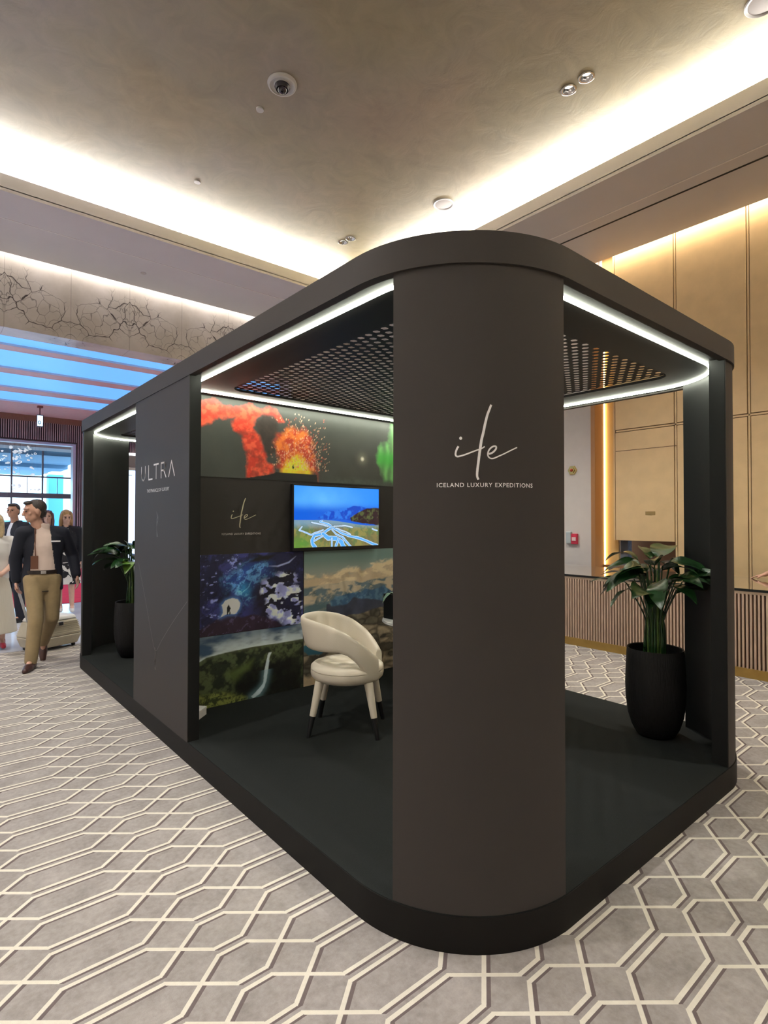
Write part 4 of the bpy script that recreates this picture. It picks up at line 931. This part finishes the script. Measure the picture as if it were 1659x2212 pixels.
# hanging sign near the timber wall
t = tag(empty('hanging_sign', (2.83, 19.35, ZH)), 'small white lit box sign hanging in front of the ribbed timber wall', 'sign')
bm = bmesh.new(); tube(bm, [(0, 0, 0), (0, 0, -.28)], .018, 8); bx(bm, -.07, .07, -.07, .07, -.05, 0); fin(bm, 'drop_rod', mat('copper_rod', (.25, .08, .05), .4), t)
bm = bmesh.new(); bx(bm, -.085, .085, -.06, .06, -.62, -.26); fin(bm, 'sign_box', mat('dark_sign_case', (.02, .03, .06), .4), t, bevel=.02)
bm = bmesh.new(); bx(bm, -.075, .065, -.066, -.06, -.60, -.29); fin(bm, 'sign_face', mat('lit_sign_face', (.8, .9, .95), .4, emit=(.75, .95, 1, .9)), t)
bm = bmesh.new(); P8 = [(-.02+.042*math.cos(a*PI/8), -.50+.055*math.sin(a*PI/8)) for a in range(16)]; I8 = [(-.02+.022*math.cos(a*PI/8), -.50+.032*math.sin(a*PI/8)) for a in range(16)]
for i in range(16):
    j = (i+1) % 16; bm.faces.new([bm.verts.new((p[0], -.068, p[1])) for p in (P8[i], P8[j], I8[j], I8[i])])
fin(bm, 'sign_symbol', mat('teal_symbol', (.05, .28, .36), .5), t)
# cluster of hanging glass petals
t = tag(empty('chandelier', (2.4, 23.2, 4.86)), 'cluster of small white glass petals hanging in the bright entrance opening', 'chandelier')
bm = bmesh.new(); bx(bm, -1.2, 1.5, -.6, .8, -.02, 0); fin(bm, 'ceiling_plate', mat('pale_plate', (.6, .55, .55), .4), t)
M_petal = mat('white_glass', (.85, .93, .97), .2, emit=(.85, .95, 1, .3))
r = random.Random(4); wires = bmesh.new()
for k in range(74):
    x = r.gauss(0, .55); y_ = r.uniform(-.5, .7); z = -.75-abs(r.gauss(.35, .42))+.05*x
    if k > 66: z = -2.15+r.uniform(-.1, .1); x = r.uniform(-.9, 1.0)
    x = max(-1.1, min(1.45, x)); s = r.uniform(.035, .075)
    bm = bmesh.new(); el = r.uniform(.35, 1.0)
    if k % 4 == 0:
        pts = [(s*math.cos(a*PI/7), s*el*math.sin(a*PI/7), .012*math.sin(a)) for a in range(15)]; tube(bm, pts, s*.22, 6, cap=False)
    else:
        bmesh.ops.create_uvsphere(bm, u_segments=8, v_segments=6, radius=1)
        for v in bm.verts: v.co = Vector((v.co.x*s, v.co.y*s*.22, v.co.z*s*el))
    R_ = Matrix.Rotation(r.uniform(0, PI), 3, 'X') @ Matrix.Rotation(r.uniform(0, PI), 3, 'Y')
    for v in bm.verts: v.co = R_ @ v.co
    fin(bm, 'glass_petal', M_petal, t, smooth=True, loc=(x, y_, z)); tube(wires, [(x, y_, z), (x, y_, 0)], .0012, 3)
fin(wires, 'suspension_wire', M_chrome, t)
# added lamps, out of view, that brighten the hall and vestibule
for x in (-5, -1.5, 6.8):
    for y in (11.6, 15.2, 20.2, 24.6):
        zz = (ZH if y < 21 else 4.86)
        t = tag(empty('downlight', (x, y, zz)), 'added unseen fill lamp in the ceiling of the entrance hall', 'downlight', 'added fill lamps of the entrance hall')
        bm = bmesh.new(); lathe(bm, [(0, -.002), (.05, -.002), (.055, 0)], n=20); fin(bm, 'lens', M_lamp, t)
        bm = bmesh.new(); lathe(bm, [(.05, -.001), (.075, -.001), (.075, -.008), (.05, -.006)], n=24); fin(bm, 'trim_ring', M_whitep, t)
        l = bpy.data.lights.new('hall_fill_beam', 'SPOT'); l.energy = 260; l.color = (1, .97, .95); l.spot_size = math.radians(120); l.spot_blend = .8; l.shadow_soft_size = .05
        o = bpy.data.objects.new('hall_fill_beam', l); COL.objects.link(o); o.location = (x, y, zz-.03)

# ------------------------------------------------------------------ people
def cap(bm, p0, p1, r0, r1, n=14):
    """tapered limb with round ends"""
    p0, p1 = Vector(p0), Vector(p1); d = p1-p0; L = max(d.length, 1e-5); d = d/L
    a = Vector((0, 0, 1)) if abs(d.z) < .9 else Vector((1, 0, 0)); u = d.cross(a).normalized(); w = d.cross(u)
    prof = [(r0*math.sin(t), -r0*math.cos(t)) for t in (0.0, .4, .8, 1.2)]+[(r0, 0)]+[(r1, L)]+[(r1*math.cos(t), L+r1*math.sin(t)) for t in (.4, .8, 1.2)]+[(0, L+r1)]
    rows = []
    for r, s in prof:
        if r < 1e-6: rows.append([bm.verts.new(p0+d*s)])
        else: rows.append([bm.verts.new(p0+d*s+(u*math.cos(2*PI*k/n)+w*math.sin(2*PI*k/n))*r) for k in range(n)])
    for A, B in zip(rows, rows[1:]):
        for k in range(n):
            j = (k+1) % n
            if len(A) == 1: bm.faces.new((A[0], B[j], B[k]))
            elif len(B) == 1: bm.faces.new((A[k], A[j], B[0]))
            else: bm.faces.new((A[k], A[j], B[j], B[k]))
def chain(bm, pts, rs):
    for i in range(len(pts)-1): cap(bm, pts[i], pts[i+1], rs[i], rs[i+1])
def ell(bm, c, r, R_=None, n=20):
    b2 = bmesh.ops.create_uvsphere(bm, u_segments=n, v_segments=n*2//3, radius=1)
    for v in b2['verts']:
        p = Vector((v.co.x*r[0], v.co.y*r[1], v.co.z*r[2])); v.co = (R_ @ p if R_ else p)+Vector(c)
def stackl(bm, secs, n=24):
    """closed body through horizontal ellipses (x, y, z, rx, ry)"""
    rows = [[bm.verts.new((x+rx*math.cos(2*PI*k/n), y+ry*math.sin(2*PI*k/n), z)) for k in range(n)] for x, y, z, rx, ry in secs]
    for A, B in zip(rows, rows[1:]):
        for k in range(n): bm.faces.new((A[k], A[(k+1) % n], B[(k+1) % n], B[k]))
    bm.faces.new(rows[0][::-1]); bm.faces.new(rows[-1])
def fuse(bm, name, m, parent, vox=.009, smooth=6):
    """union of overlapping solids into one continuous skin"""
    o = fin(bm, name, m); md = o.modifiers.new('r', 'REMESH'); md.mode = 'VOXEL'; md.voxel_size = vox; md.use_smooth_shade = True
    if smooth: s = o.modifiers.new('s', 'SMOOTH'); s.iterations = smooth; s.factor = .5
    me = bpy.data.meshes.new_from_object(o.evaluated_get(bpy.context.evaluated_depsgraph_get())); me.name = name
    bpy.data.objects.remove(o)
    if not me.materials: me.materials.append(m)
    return link(name, me, None, parent)
SKIN = {'a': (.58, .33, .24), 'b': (.62, .39, .30), 'c': (.48, .27, .19)}
def skinmat(k):
    return mat('skin_'+k, SKIN[k], .5, var=.06, vscale=20, spec=.35)
def hand(bm, wrist, dirv, palmn, s=1.0, curl=.5, left=1):
    """palm and five fingers; dirv points to the fingertips, palmn is the palm normal"""
    d = Vector(dirv).normalized(); n = Vector(palmn); n = (n-d*n.dot(d)).normalized(); sd = d.cross(n)*left
    w = Vector(wrist); k = w+d*.085*s
    for f in (-1, -.35, .35, 1): cap(bm, w+sd*f*.018*s, k+sd*f*.030*s, .017*s, .0125*s, 8)
    for i, (f, L) in enumerate(((-1, .062), (-.35, .074), (.35, .080), (1, .070))):
        p = k+sd*f*.031*s; a = d
        for j, q_ in enumerate((.45, .32, .23)):
            a = (a+n*curl*(.45+.25*j)).normalized(); p2 = p+a*L*q_*s; cap(bm, p, p2, (.0095-.0012*j)*s, (.0086-.0012*j)*s, 8); p = p2
    b = w+sd*.024*s+d*.018*s; a = (d*.7+sd*.75+n*.3).normalized(); p2 = b+a*.042*s; cap(bm, b, p2, .0135*s, .011*s, 8); a2 = (d+sd*.15+n*.4).normalized(); cap(bm, p2, p2+a2*.032*s, .0105*s, .0085*s, 8)
def head(bm, c, yaw_, s=1.0, tilt=0):
    """skull, jaw, nose, ears, lips around centre c (middle of the head); returns rotation"""
    R_ = Matrix.Rotation(yaw_, 3, 'Z') @ Matrix.Rotation(tilt, 3, 'X'); c = Vector(c)
    P = lambda x, y, z: c+R_ @ Vector((x*s, y*s, z*s))
    ell(bm, P(0, -.012, .022), (.076*s, .094*s, .092*s), R_); ell(bm, P(0, .022, -.045), (.056*s, .066*s, .066*s), R_)
    ell(bm, P(0, .056, -.085), (.030*s, .026*s, .022*s), R_)
    cap(bm, P(0, .086, .018), P(0, .106, -.022), .0075*s, .0125*s, 8); ell(bm, P(0, .098, -.027), (.017*s, .012*s, .009*s), R_, 10)
    cap(bm, P(-.018, .083, -.052), P(.018, .083, -.052), .0075*s, .0075*s, 8); cap(bm, P(-.016, .081, -.064), P(.016, .081, -.064), .008*s, .008*s, 8)
    cap(bm, P(-.05, .072, .034), P(.05, .072, .034), .010*s, .010*s, 8)
    for e in (-1, 1): ell(bm, P(e*.077, -.006, -.008), (.010*s, .020*s, .032*s), R_, 12); ell(bm, P(e*.044, .060, -.018), (.018*s, .016*s, .018*s), R_, 10)
    return R_, P
def eyes(parent, P, s, R_):
    bm = bmesh.new()
    for e in (-1, 1): ell(bm, P(e*.030, .083, .008), (.012*s, .008*s, .0075*s), R_, 10)
    fin(bm, 'eye', mat('eye_dark', (.05, .035, .03), .2), parent, smooth=True)
    bm = bmesh.new()
    for e in (-1, 1): cap(bm, P(e*.016, .095, .030), P(e*.044, .086, .034), .0032*s, .0026*s, 6)
    fin(bm, 'eyebrow', mat('brow_brown', (.06, .035, .02), .8), parent, smooth=True)
def shoe(bm, ankle, dirv, s=1.0, heel=0):
    d = Vector(dirv).normalized(); a = Vector(ankle); u = (Vector((0, 0, 1))-d*d.z).normalized(); g = a-u*.050*s
    cap(bm, g-d*.045*s, g+d*.09*s-u*.004, .042*s, .041*s, 12); cap(bm, g+d*.09*s-u*.004, g+d*.165*s-u*.012*s, .041*s, .028*s, 12); cap(bm, a, g, .043*s, .045*s, 12)

def person(label, loc, heading, J, skin='a', hs=1.0, headyaw=0, headtilt=0, name='person', vox=.008, hands=(.5, .5), barelegs=False):
    """J: joints in the person's own frame (x to the person's left, y forward, z up)"""
    t = tag(empty(name, loc, heading), label, 'person')
    bm = bmesh.new(); hc = Vector(J['head'])
    R_, P = head(bm, hc, headyaw, hs, headtilt)
    cap(bm, Vector(J['neck'])+Vector((0, 0, -.06)), hc+Vector((0, -.012, -.05)), .058*hs, .052*hs)
    px, py, pz = J['pelvis']; cx_, cy_, cz = J['chest']
    stackl(bm, [(px, py, pz-.10, .13, .10), (px, py, pz, .155, .11), ((px+cx_)/2, (py+cy_)/2, (pz+cz)/2, .125, .092), (cx_, cy_, cz, .150, .105), (cx_, cy_, cz+.12, .15, .09), (J['neck'][0], J['neck'][1], J['neck'][2]-.01, .06, .055)])
    for s in 'LR':
        k = .06 if s == 'L' else -.06
        cap(bm, J['sh'+s], J['el'+s], .048, .040); cap(bm, J['el'+s], J['wr'+s], .040, .026); cap(bm, Vector(J['neck'])+Vector((k*.6, 0, -.05)), J['sh'+s], .05, .05)
        cap(bm, J['hip'+s], J['kn'+s], .080, .055); cap(bm, J['kn'+s], J['an'+s], .053, .034); cap(bm, Vector(J['kn'+s]).lerp(Vector(J['an'+s]), .2)+Vector((0, -.015, 0)), Vector(J['kn'+s]).lerp(Vector(J['an'+s]), .5), .046, .036)
        an = Vector(J['an'+s]); fd = Vector(J.get('ft'+s, (0, 1, 0))); fd = fd.normalized(); u_ = (Vector((0, 0, 1))-fd*fd.z).normalized(); cap(bm, an, an+fd*.11-u_*.045, .032, .022, 10)
        d = Vector(J['wr'+s])-Vector(J['el'+s]); pn = J.get('pn'+s, (-1, 0, 0) if s == 'L' else (1, 0, 0)); hd = Vector(J.get('hd'+s, d))
        hand(bm, J['wr'+s], hd, pn, 1.0, hands[0 if s == 'L' else 1], 1 if s == 'L' else -1)
    fuse(bm, 'body', skinmat(skin), t, vox, 3)
    eyes(t, P, hs, R_)
    return t, P, R_

BASE = dict(head=(0, .01, 1.66), neck=(0, -.01, 1.50), chest=(0, 0, 1.28), pelvis=(0, 0, .96),
    shL=(.185, -.01, 1.43), shR=(-.185, -.01, 1.43), elL=(.235, -.03, 1.13), elR=(-.235, -.03, 1.13), wrL=(.24, .05, .89), wrR=(-.24, .05, .89),
    hipL=(.09, 0, .93), hipR=(-.09, 0, .93), knL=(.10, .02, .50), knR=(-.10, .02, .50), anL=(.10, -.02, .09), anR=(-.10, -.02, .09))
def JJ(sc=1, **k):
    d = dict(BASE); d.update(k)
    return {a: (tuple(x*sc for x in v) if a[:2] not in ('pn', 'ft', 'hd') else v) for a, v in d.items()}
def lerp3(a, b, t): return Vector(a).lerp(Vector(b), t)
def trousers(t, J, m, shoe_m, w=1.0):
    for_bm = bmesh.new(); px, py, pz = J['pelvis']
    stackl(for_bm, [(px, py, pz-.20, .115*w, .075), (px, py, pz-.12, .160*w, .105), (px, py, pz-.02, .172*w, .122), (px, py, pz+.07, .152*w, .11)])
    for s in 'LR': chain(for_bm, [J['hip'+s], J['kn'+s], lerp3(J['kn'+s], J['an'+s], .55), Vector(J['an'+s])+Vector((0, 0, -.005))], [.096*w, .076*w, .070*w, .062*w])
    fuse(for_bm, 'trousers', m, t, .010, 5)
    for s in 'LR':
        b = bmesh.new(); shoe(b, J['an'+s], J.get('ft'+s, (0, 1, 0)), 1.12); fuse(b, 'shoe', shoe_m, t, .008, 3)
def jacket(t, J, m, name='jacket', length=.82, opening=.0, w=1.0, sleeve=1.0):
    b = bmesh.new(); px, py, pz = J['pelvis']; cx_, cy_, cz = J['chest']; nx, ny, nz = J['neck']
    stackl(b, [(px, py-.02, length*nz/1.5, .185*w, .130), (px, py-.02, pz-.0, .18*w, .128), ((px+cx_)/2, (py+cy_)/2-.015, (pz+cz)/2, .162*w, .118), (cx_, cy_-.012, cz, .180*w, .125), (cx_, cy_-.012, cz+.10, .175*w, .110), (nx, ny-.015, nz-.015, .088, .075), (nx, ny-.015, nz+.015, .07, .066)])
    for s in 'LR':
        cap(b, Vector((nx, ny-.01, nz-.05)), J['sh'+s], .062, .066); chain(b, [J['sh'+s], J['el'+s], lerp3(J['el'+s], J['wr'+s], .93*sleeve)], [.068, .058, .046])
    o = fuse(b, name, m, t, .010, 4)
    if opening:      # cut the open front away
        bm = bmesh.new(); bm.from_mesh(o.data)
        vw = lambda z: opening*(.62+.75*max(0, min(1, (nz-z)/.62))**1.2)
        kill = [f for f in bm.faces if f.calc_center_median().y > cy_+.035 and abs(f.calc_center_median().x-cx_-.01) < vw(f.calc_center_median().z) and f.calc_center_median().z < nz+.01 and f.normal.y > .2]
        bmesh.ops.delete(bm, geom=kill, context='FACES'); bm.to_mesh(o.data); bm.free()
        md = o.modifiers.new('t', 'SOLIDIFY'); md.thickness = .006; md.offset = 1
    return o
def shirt(t, J, m, w=1.0, z0=None, name='shirt', short=0, legs=None):
    b = bmesh.new(); px, py, pz = J['pelvis']; cx_, cy_, cz = J['chest']; nx, ny, nz = J['neck']
    z0 = pz-.02 if z0 is None else z0
    stackl(b, [(px, py, z0, .160*w, .115), (px, py, pz+.08, .155*w, .115), ((px+cx_)/2, (py+cy_)/2, (pz+cz)/2+.04, .148*w, .110), (cx_, cy_, cz, .165*w, .115), (cx_, cy_, cz+.11, .16*w, .098), (nx, ny, nz-.012, .072, .064), (nx, ny, nz+.028, .060, .058)])
    if short:
        for s in 'LR': cap(b, Vector((nx, ny, nz-.06)), J['sh'+s], .058, .060); cap(b, J['sh'+s], lerp3(J['sh'+s], J['el'+s], short), .062, .060)
    return fuse(b, name, m, t, .010, 4)
def hair(t, P, R_, m, kind, s=1.0):
    b = bmesh.new()
    if kind == 'short':
        ell(b, P(0, -.028, .036), (.081*s, .092*s, .084*s), R_); ell(b, P(0, .040, .090), (.056*s, .044*s, .022*s), R_); ell(b, P(0, -.060, -.01), (.070*s, .050*s, .070*s), R_)
    else:
        L = dict(bob=.14, long=.26)[kind]
        ell(b, P(0, -.026, .040), (.090*s, .100*s, .090*s), R_); ell(b, P(0, -.060, -.03), (.085*s, .055*s, .10*s), R_)
        for e in (-1, 1): cap(b, P(e*.074, .010, .05), P(e*.080, -.004, -.06), .026*s, .030*s); cap(b, P(e*.080, -.004, -.06), P(e*.085, .012, -.06-L*.7), .032*s, .022*s); cap(b, P(e*.05, .045, .095), P(e*.078, .025, .02), .022*s, .018*s)
        stackl(b, [tuple(P(0, -.055, -.05-L))+(.080*s, .034*s), tuple(P(0, -.055, -.05-L*.5))+(.092*s, .045*s), tuple(P(0, -.05, .03))+(.088*s, .06*s)])
    return fuse(b, 'hair', m, t, .007, 2)
M_navy = mat('navy_wool', (.006, .008, .018), .8, bump=.1, bscale=200)
M_khaki = mat('khaki_cotton', (.30, .22, .115), .8, var=.10, vscale=12, bump=.3, bscale=14)
M_pink = mat('pale_pink_shirt', (.74, .58, .50), .7, var=.05, bump=.3, bscale=18)
M_shoe = mat('brown_leather', (.05, .018, .014), .35)
M_bshoe = mat('black_leather', (.008, .008, .01), .3)
M_haird = mat('dark_brown_hair', (.030, .022, .018), .55, bump=.6, bscale=120, stretch=(1, 1, .2))
M_hairb = mat('blonde_hair', (.42, .27, .13), .5, var=.3, vscale=40, bump=.6, bscale=90, stretch=(1, 1, .15))
M_hairr = mat('auburn_hair', (.16, .085, .08), .5, var=.3, vscale=40)
def face(lx, ly): return math.atan2(-lx, ly)      # heading that turns +y towards (lx, ly)

# the man in the navy blazer, walking towards the camera and pulling a case
J = JJ(1.015, head=(.085, .06, 1.655), neck=(.035, .01, 1.50), chest=(-.01, 0, 1.28), pelvis=(0, -.01, .97),
    shR=(-.185, -.03, 1.42), elR=(-.29, -.12, 1.17), wrR=(-.325, -.04, .94), shL=(.185, .02, 1.425), elL=(.245, -.06, 1.15), wrL=(.235, -.08, .91),
    knR=(-.09, -.02, .50), anR=(-.02, -.28, .20), ftR=(0, .55, -.7), knL=(.06, .12, .51), anL=(.10, .14, .09), ftL=(.3, 1, 0),
    pnL=(-1, .3, 0), pnR=(1, .2, 0))
t, P, R_ = person('man in navy blazer and khaki trousers striding forward, head turned aside', (1.08, 7.10, 0), face(-.12, -1), J, 'a', 1.08, headyaw=RAD(-72), headtilt=RAD(-9), hands=(.9, .5), vox=.007)
hair(t, P, R_, M_haird, 'short', 1.08)
trousers(t, J, M_khaki, M_shoe)
shirt(t, J, M_pink, 1.0)
jacket(t, J, M_navy, 'blazer', .80, opening=.10, w=1.06)
b = bmesh.new(); px, py, pz = J['pelvis']; ringprism(b, [(px+.172*math.cos(a*PI/16), py+.124*math.sin(a*PI/16)) for a in range(32)], [(px+.150*math.cos(a*PI/16), py+.104*math.sin(a*PI/16)) for a in range(32)], pz+.015, pz+.055); fin(b, 'belt', mat('dark_belt', (.02, .012, .01), .4), t)
b = bmesh.new(); bx(b, px-.03, px+.02, py+.120, py+.130, pz+.018, pz+.052); fin(b, 'belt_buckle', M_chrome, t)
b = bmesh.new(); stackl(b, [(.0, .0, 1.485, .075, .072), (.004, .01, 1.545, .068, .066)], 20); fuse(b, 'collar', M_pink, t, .006, 1)
b = bmesh.new(); bx(b, -.16, -.07, .118, .124, 1.345, 1.362); fin(b, 'pocket_square', mat('white_cloth', (.7, .7, .72), .8), t)
b = bmesh.new(); tube(b, [(.075, .07, 1.50), (.075, .115, 1.30), (.07, .125, 1.20)], .006, 6); bx(b, .045, .115, .118, .134, 1.06, 1.20); fin(b, 'badge_holder', mat('brown_leather_badge', (.14, .055, .03), .5), t)

# the case he pulls
SC_ = tag(empty('suitcase', (1.30, 8.0, 0), math.radians(24)), 'cream ribbed hard-shell wheeled case trailing behind the man in khaki trousers', 'suitcase')
M_case = mat('cream_case', (.50, .46, .36), .4, var=.08, vscale=12); M_casel = mat('white_case_lid', (.66, .66, .64), .35)
b = bmesh.new()
def tz(b, w0, d0, w1, d1, z0, z1):
    v = [b.verts.new(p) for p in ((-w0, -d0, z0), (w0, -d0, z0), (w0, d0, z0), (-w0, d0, z0), (-w1, -d1, z1), (w1, -d1, z1), (w1, d1, z1), (-w1, d1, z1))]
    for f in ((0, 3, 2, 1), (4, 5, 6, 7), (0, 1, 5, 4), (1, 2, 6, 5), (2, 3, 7, 6), (3, 0, 4, 7)): b.faces.new([v[i] for i in f])
tz(b, .255, .175, .290, .21, .035, .16); fin(b, 'shell_base', M_case, SC_, bevel=.018, seg=3)
b = bmesh.new(); tz(b, .290, .21, .245, .17, .162, .345); fin(b, 'shell', M_case, SC_, bevel=.018, seg=3)
b = bmesh.new()
for k in range(7): z = .185+.022*k; f = 1-(z-.162)/.183*.155; bx(b, -.289*f, .289*f, -.213*f, .213*f, z, z+.006)
fin(b, 'ribs', M_case, SC_)
b = bmesh.new(); tz(b, .25, .175, .225, .15, .345, .40); fin(b, 'lid', M_casel, SC_, bevel=.022, seg=3)
b = bmesh.new(); bx(b, -.03, .03, -.225, -.195, .29, .335); fin(b, 'latch', M_chrome, SC_, bevel=.003)
b = bmesh.new(); tube(b, catmull([(-.08, .0, .40), (-.06, 0, .43), (.06, 0, .43), (.08, 0, .40)], 4), .009, 8); fin(b, 'carry_handle', mat('black_grip', (.02, .02, .02), .5), SC_)
b = bmesh.new()
for o_ in (-.03, .03): tube(b, [(-.250+o_*.3, .0+o_, .30), (-.70+o_*.3, -.497+o_, .87)], .008, 8)
tube(b, [(-.715, -.55, .872), (-.685, -.445, .872)], .012, 8); fin(b, 'pull_handle', mat('silver_handle', (.6, .6, .6), .3, .8), SC_)
for sx in (-1, 1):
    for sy in (-1, 1): b = bmesh.new(); tube(b, [(sx*.215-.012, sy*.14, .024), (sx*.215+.012, sy*.14, .024)], .024, 14); fin(b, 'wheel', mat('black_rubber', (.012, .012, .012), .7), SC_)

# blonde woman in a patterned dress
J = JJ(.985, elL=(.235, -.04, 1.14), wrL=(.25, .03, .90), elR=(-.235, -.02, 1.13), wrR=(-.24, .05, .90), ftL=(-.15, 1, 0), ftR=(-.1, 1, 0), anR=(-.10, .05, .115), anL=(.085, -.03, .115), knR=(-.09, .05, .50))
t, P, R_ = person('blonde woman in black and white leaf-patterned dress with black cardigan', (1.985, 10.80, 0), face(-.25, -1), J, 'b', 1.0, headyaw=RAD(15), headtilt=RAD(-12))
hair(t, P, R_, M_hairb, 'long')
m = mat('leaf_print_cloth', (.01, .01, .012), .8); N = NB(m); n1 = N.noise(N.obj(), 7.5, 1, .3, 1.8); th = N.m('GREATER_THAN', n1.outputs['Fac'], .535); N.put(N.b.inputs['Base Color'], N.mix(th, (.008, .008, .012, 1), (.72, .70, .66, 1)))
b = bmesh.new(); stackl(b, [(0, 0, .50, .235, .17), (0, 0, .75, .21, .155), (0, 0, .94, .178, .135), (0, 0, 1.08, .145, .11), (0, 0, 1.26, .165, .122), (0, 0, 1.38, .15, .098), (0, -.01, 1.475, .066, .06)]); fuse(b, 'dress', m, t, .010, 3)
jacket(t, J, mat('black_knit', (.008, .009, .016), .85), 'cardigan', .88, opening=.07, w=.98)
for s in 'LR': b = bmesh.new(); shoe(b, J['an'+s], J['ft'+s], .92, .02); b2 = fuse(b, 'shoe', mat('white_pump', (.7, .68, .64), .35), t, .008, 2)

# woman with auburn hair standing further back
J = JJ(.99)
t, P, R_ = person('woman with auburn hair and dark coat, standing behind the navy blazer man', (1.86, 11.75, 0), face(-.6, -1), J, 'b', 1.02, headyaw=RAD(20))
hair(t, P, R_, M_hairr, 'bob'); trousers(t, J, mat('grey_trousers', (.05, .05, .06), .8), M_bshoe); jacket(t, J, mat('dark_coat', (.02, .02, .035), .8), 'coat', .60, w=1.0)

# man in a dark suit, walking away
J = JJ(1.04, head=(0, .04, 1.66), knL=(.09, .05, .5), anL=(.08, .06, .09), elR=(-.26, -.03, 1.14))
t, P, R_ = person('man in a dark suit standing side-on behind the man in the navy blazer', (1.20, 10.35, 0), face(-.75, -.5), J, 'c', 1.03, headyaw=RAD(25), hands=(.6, .6))
hair(t, P, R_, M_haird, 'short', 1.05); trousers(t, J, M_navy, M_bshoe, 1.05); shirt(t, J, mat('white_shirt', (.7, .72, .76), .6)); jacket(t, J, M_navy, 'suit_jacket', .82, opening=.05, w=1.05)

# woman in white cut by the picture edge
J = JJ(.93, elL=(.24, .02, 1.14), wrL=(.12, .24, 1.02), elR=(-.24, .03, 1.14), wrR=(-.05, .25, 1.0), hdL=(-1, .2, -.1), hdR=(1, .2, .1), pnL=(0, -1, 0), pnR=(0, -1, 0), ftL=(.1, 1, 0), anL=(.10, 0, .11), anR=(-.1, 0, .11))
t, P, R_ = person('fair-haired woman in white blouse, long cream skirt and red shoes at the picture edge', (.745, 8.32, 0), face(.05, -1), J, 'b', .98, headyaw=RAD(-30))
hair(t, P, R_, mat('fair_hair', (.55, .42, .24), .5, var=.2, vscale=40), 'bob'); shirt(t, J, mat('white_cotton', (.72, .70, .68), .7), 1.04, z0=.86, name='blouse', short=.62)
b = bmesh.new(); stackl(b, [(0, 0, .20, .26, .20), (0, 0, .45, .225, .17), (0, 0, .72, .19, .145), (0, 0, .90, .150, .118), (0, 0, .96, .142, .11)]); fuse(b, 'skirt', mat('cream_linen', (.60, .56, .48), .85, bump=.6, bscale=14, stretch=(3, 3, .2)), t, .011, 3)
for s in 'LR': b = bmesh.new(); shoe(b, J['an'+s], J.get('ft'+s, (0, 1, 0)), .92, .02); fuse(b, 'shoe', mat('red_shoe', (.32, .01, .03), .3), t, .008, 2)

# person leaning on the counter, only forearm and hand in view
J = JJ(1.0, chest=(0, .03, 1.25), head=(0, .12, 1.60), neck=(0, .05, 1.46), elL=(.26, .24, 1.13), wrL=(.545, .335, .955), elR=(-.28, .10, 1.14), wrR=(-.35, .32, .95), pnL=(0, 0, -1), pnR=(0, 0, -1), hdL=(1, .12, -.30), hdR=(-.3, 1, -.1), shL=(.18, .03, 1.39), shR=(-.18, .03, 1.39))
t, P, R_ = person('person behind the counter with one bare forearm and hand resting on the polished top', (8.00, 1.59, 0), PI/2, J, 'a', hands=(.25, .25), name='person')
hair(t, P, R_, M_haird, 'short'); trousers(t, J, M_navy, M_bshoe, .95); shirt(t, J, M_navy, 1.0, short=.95)
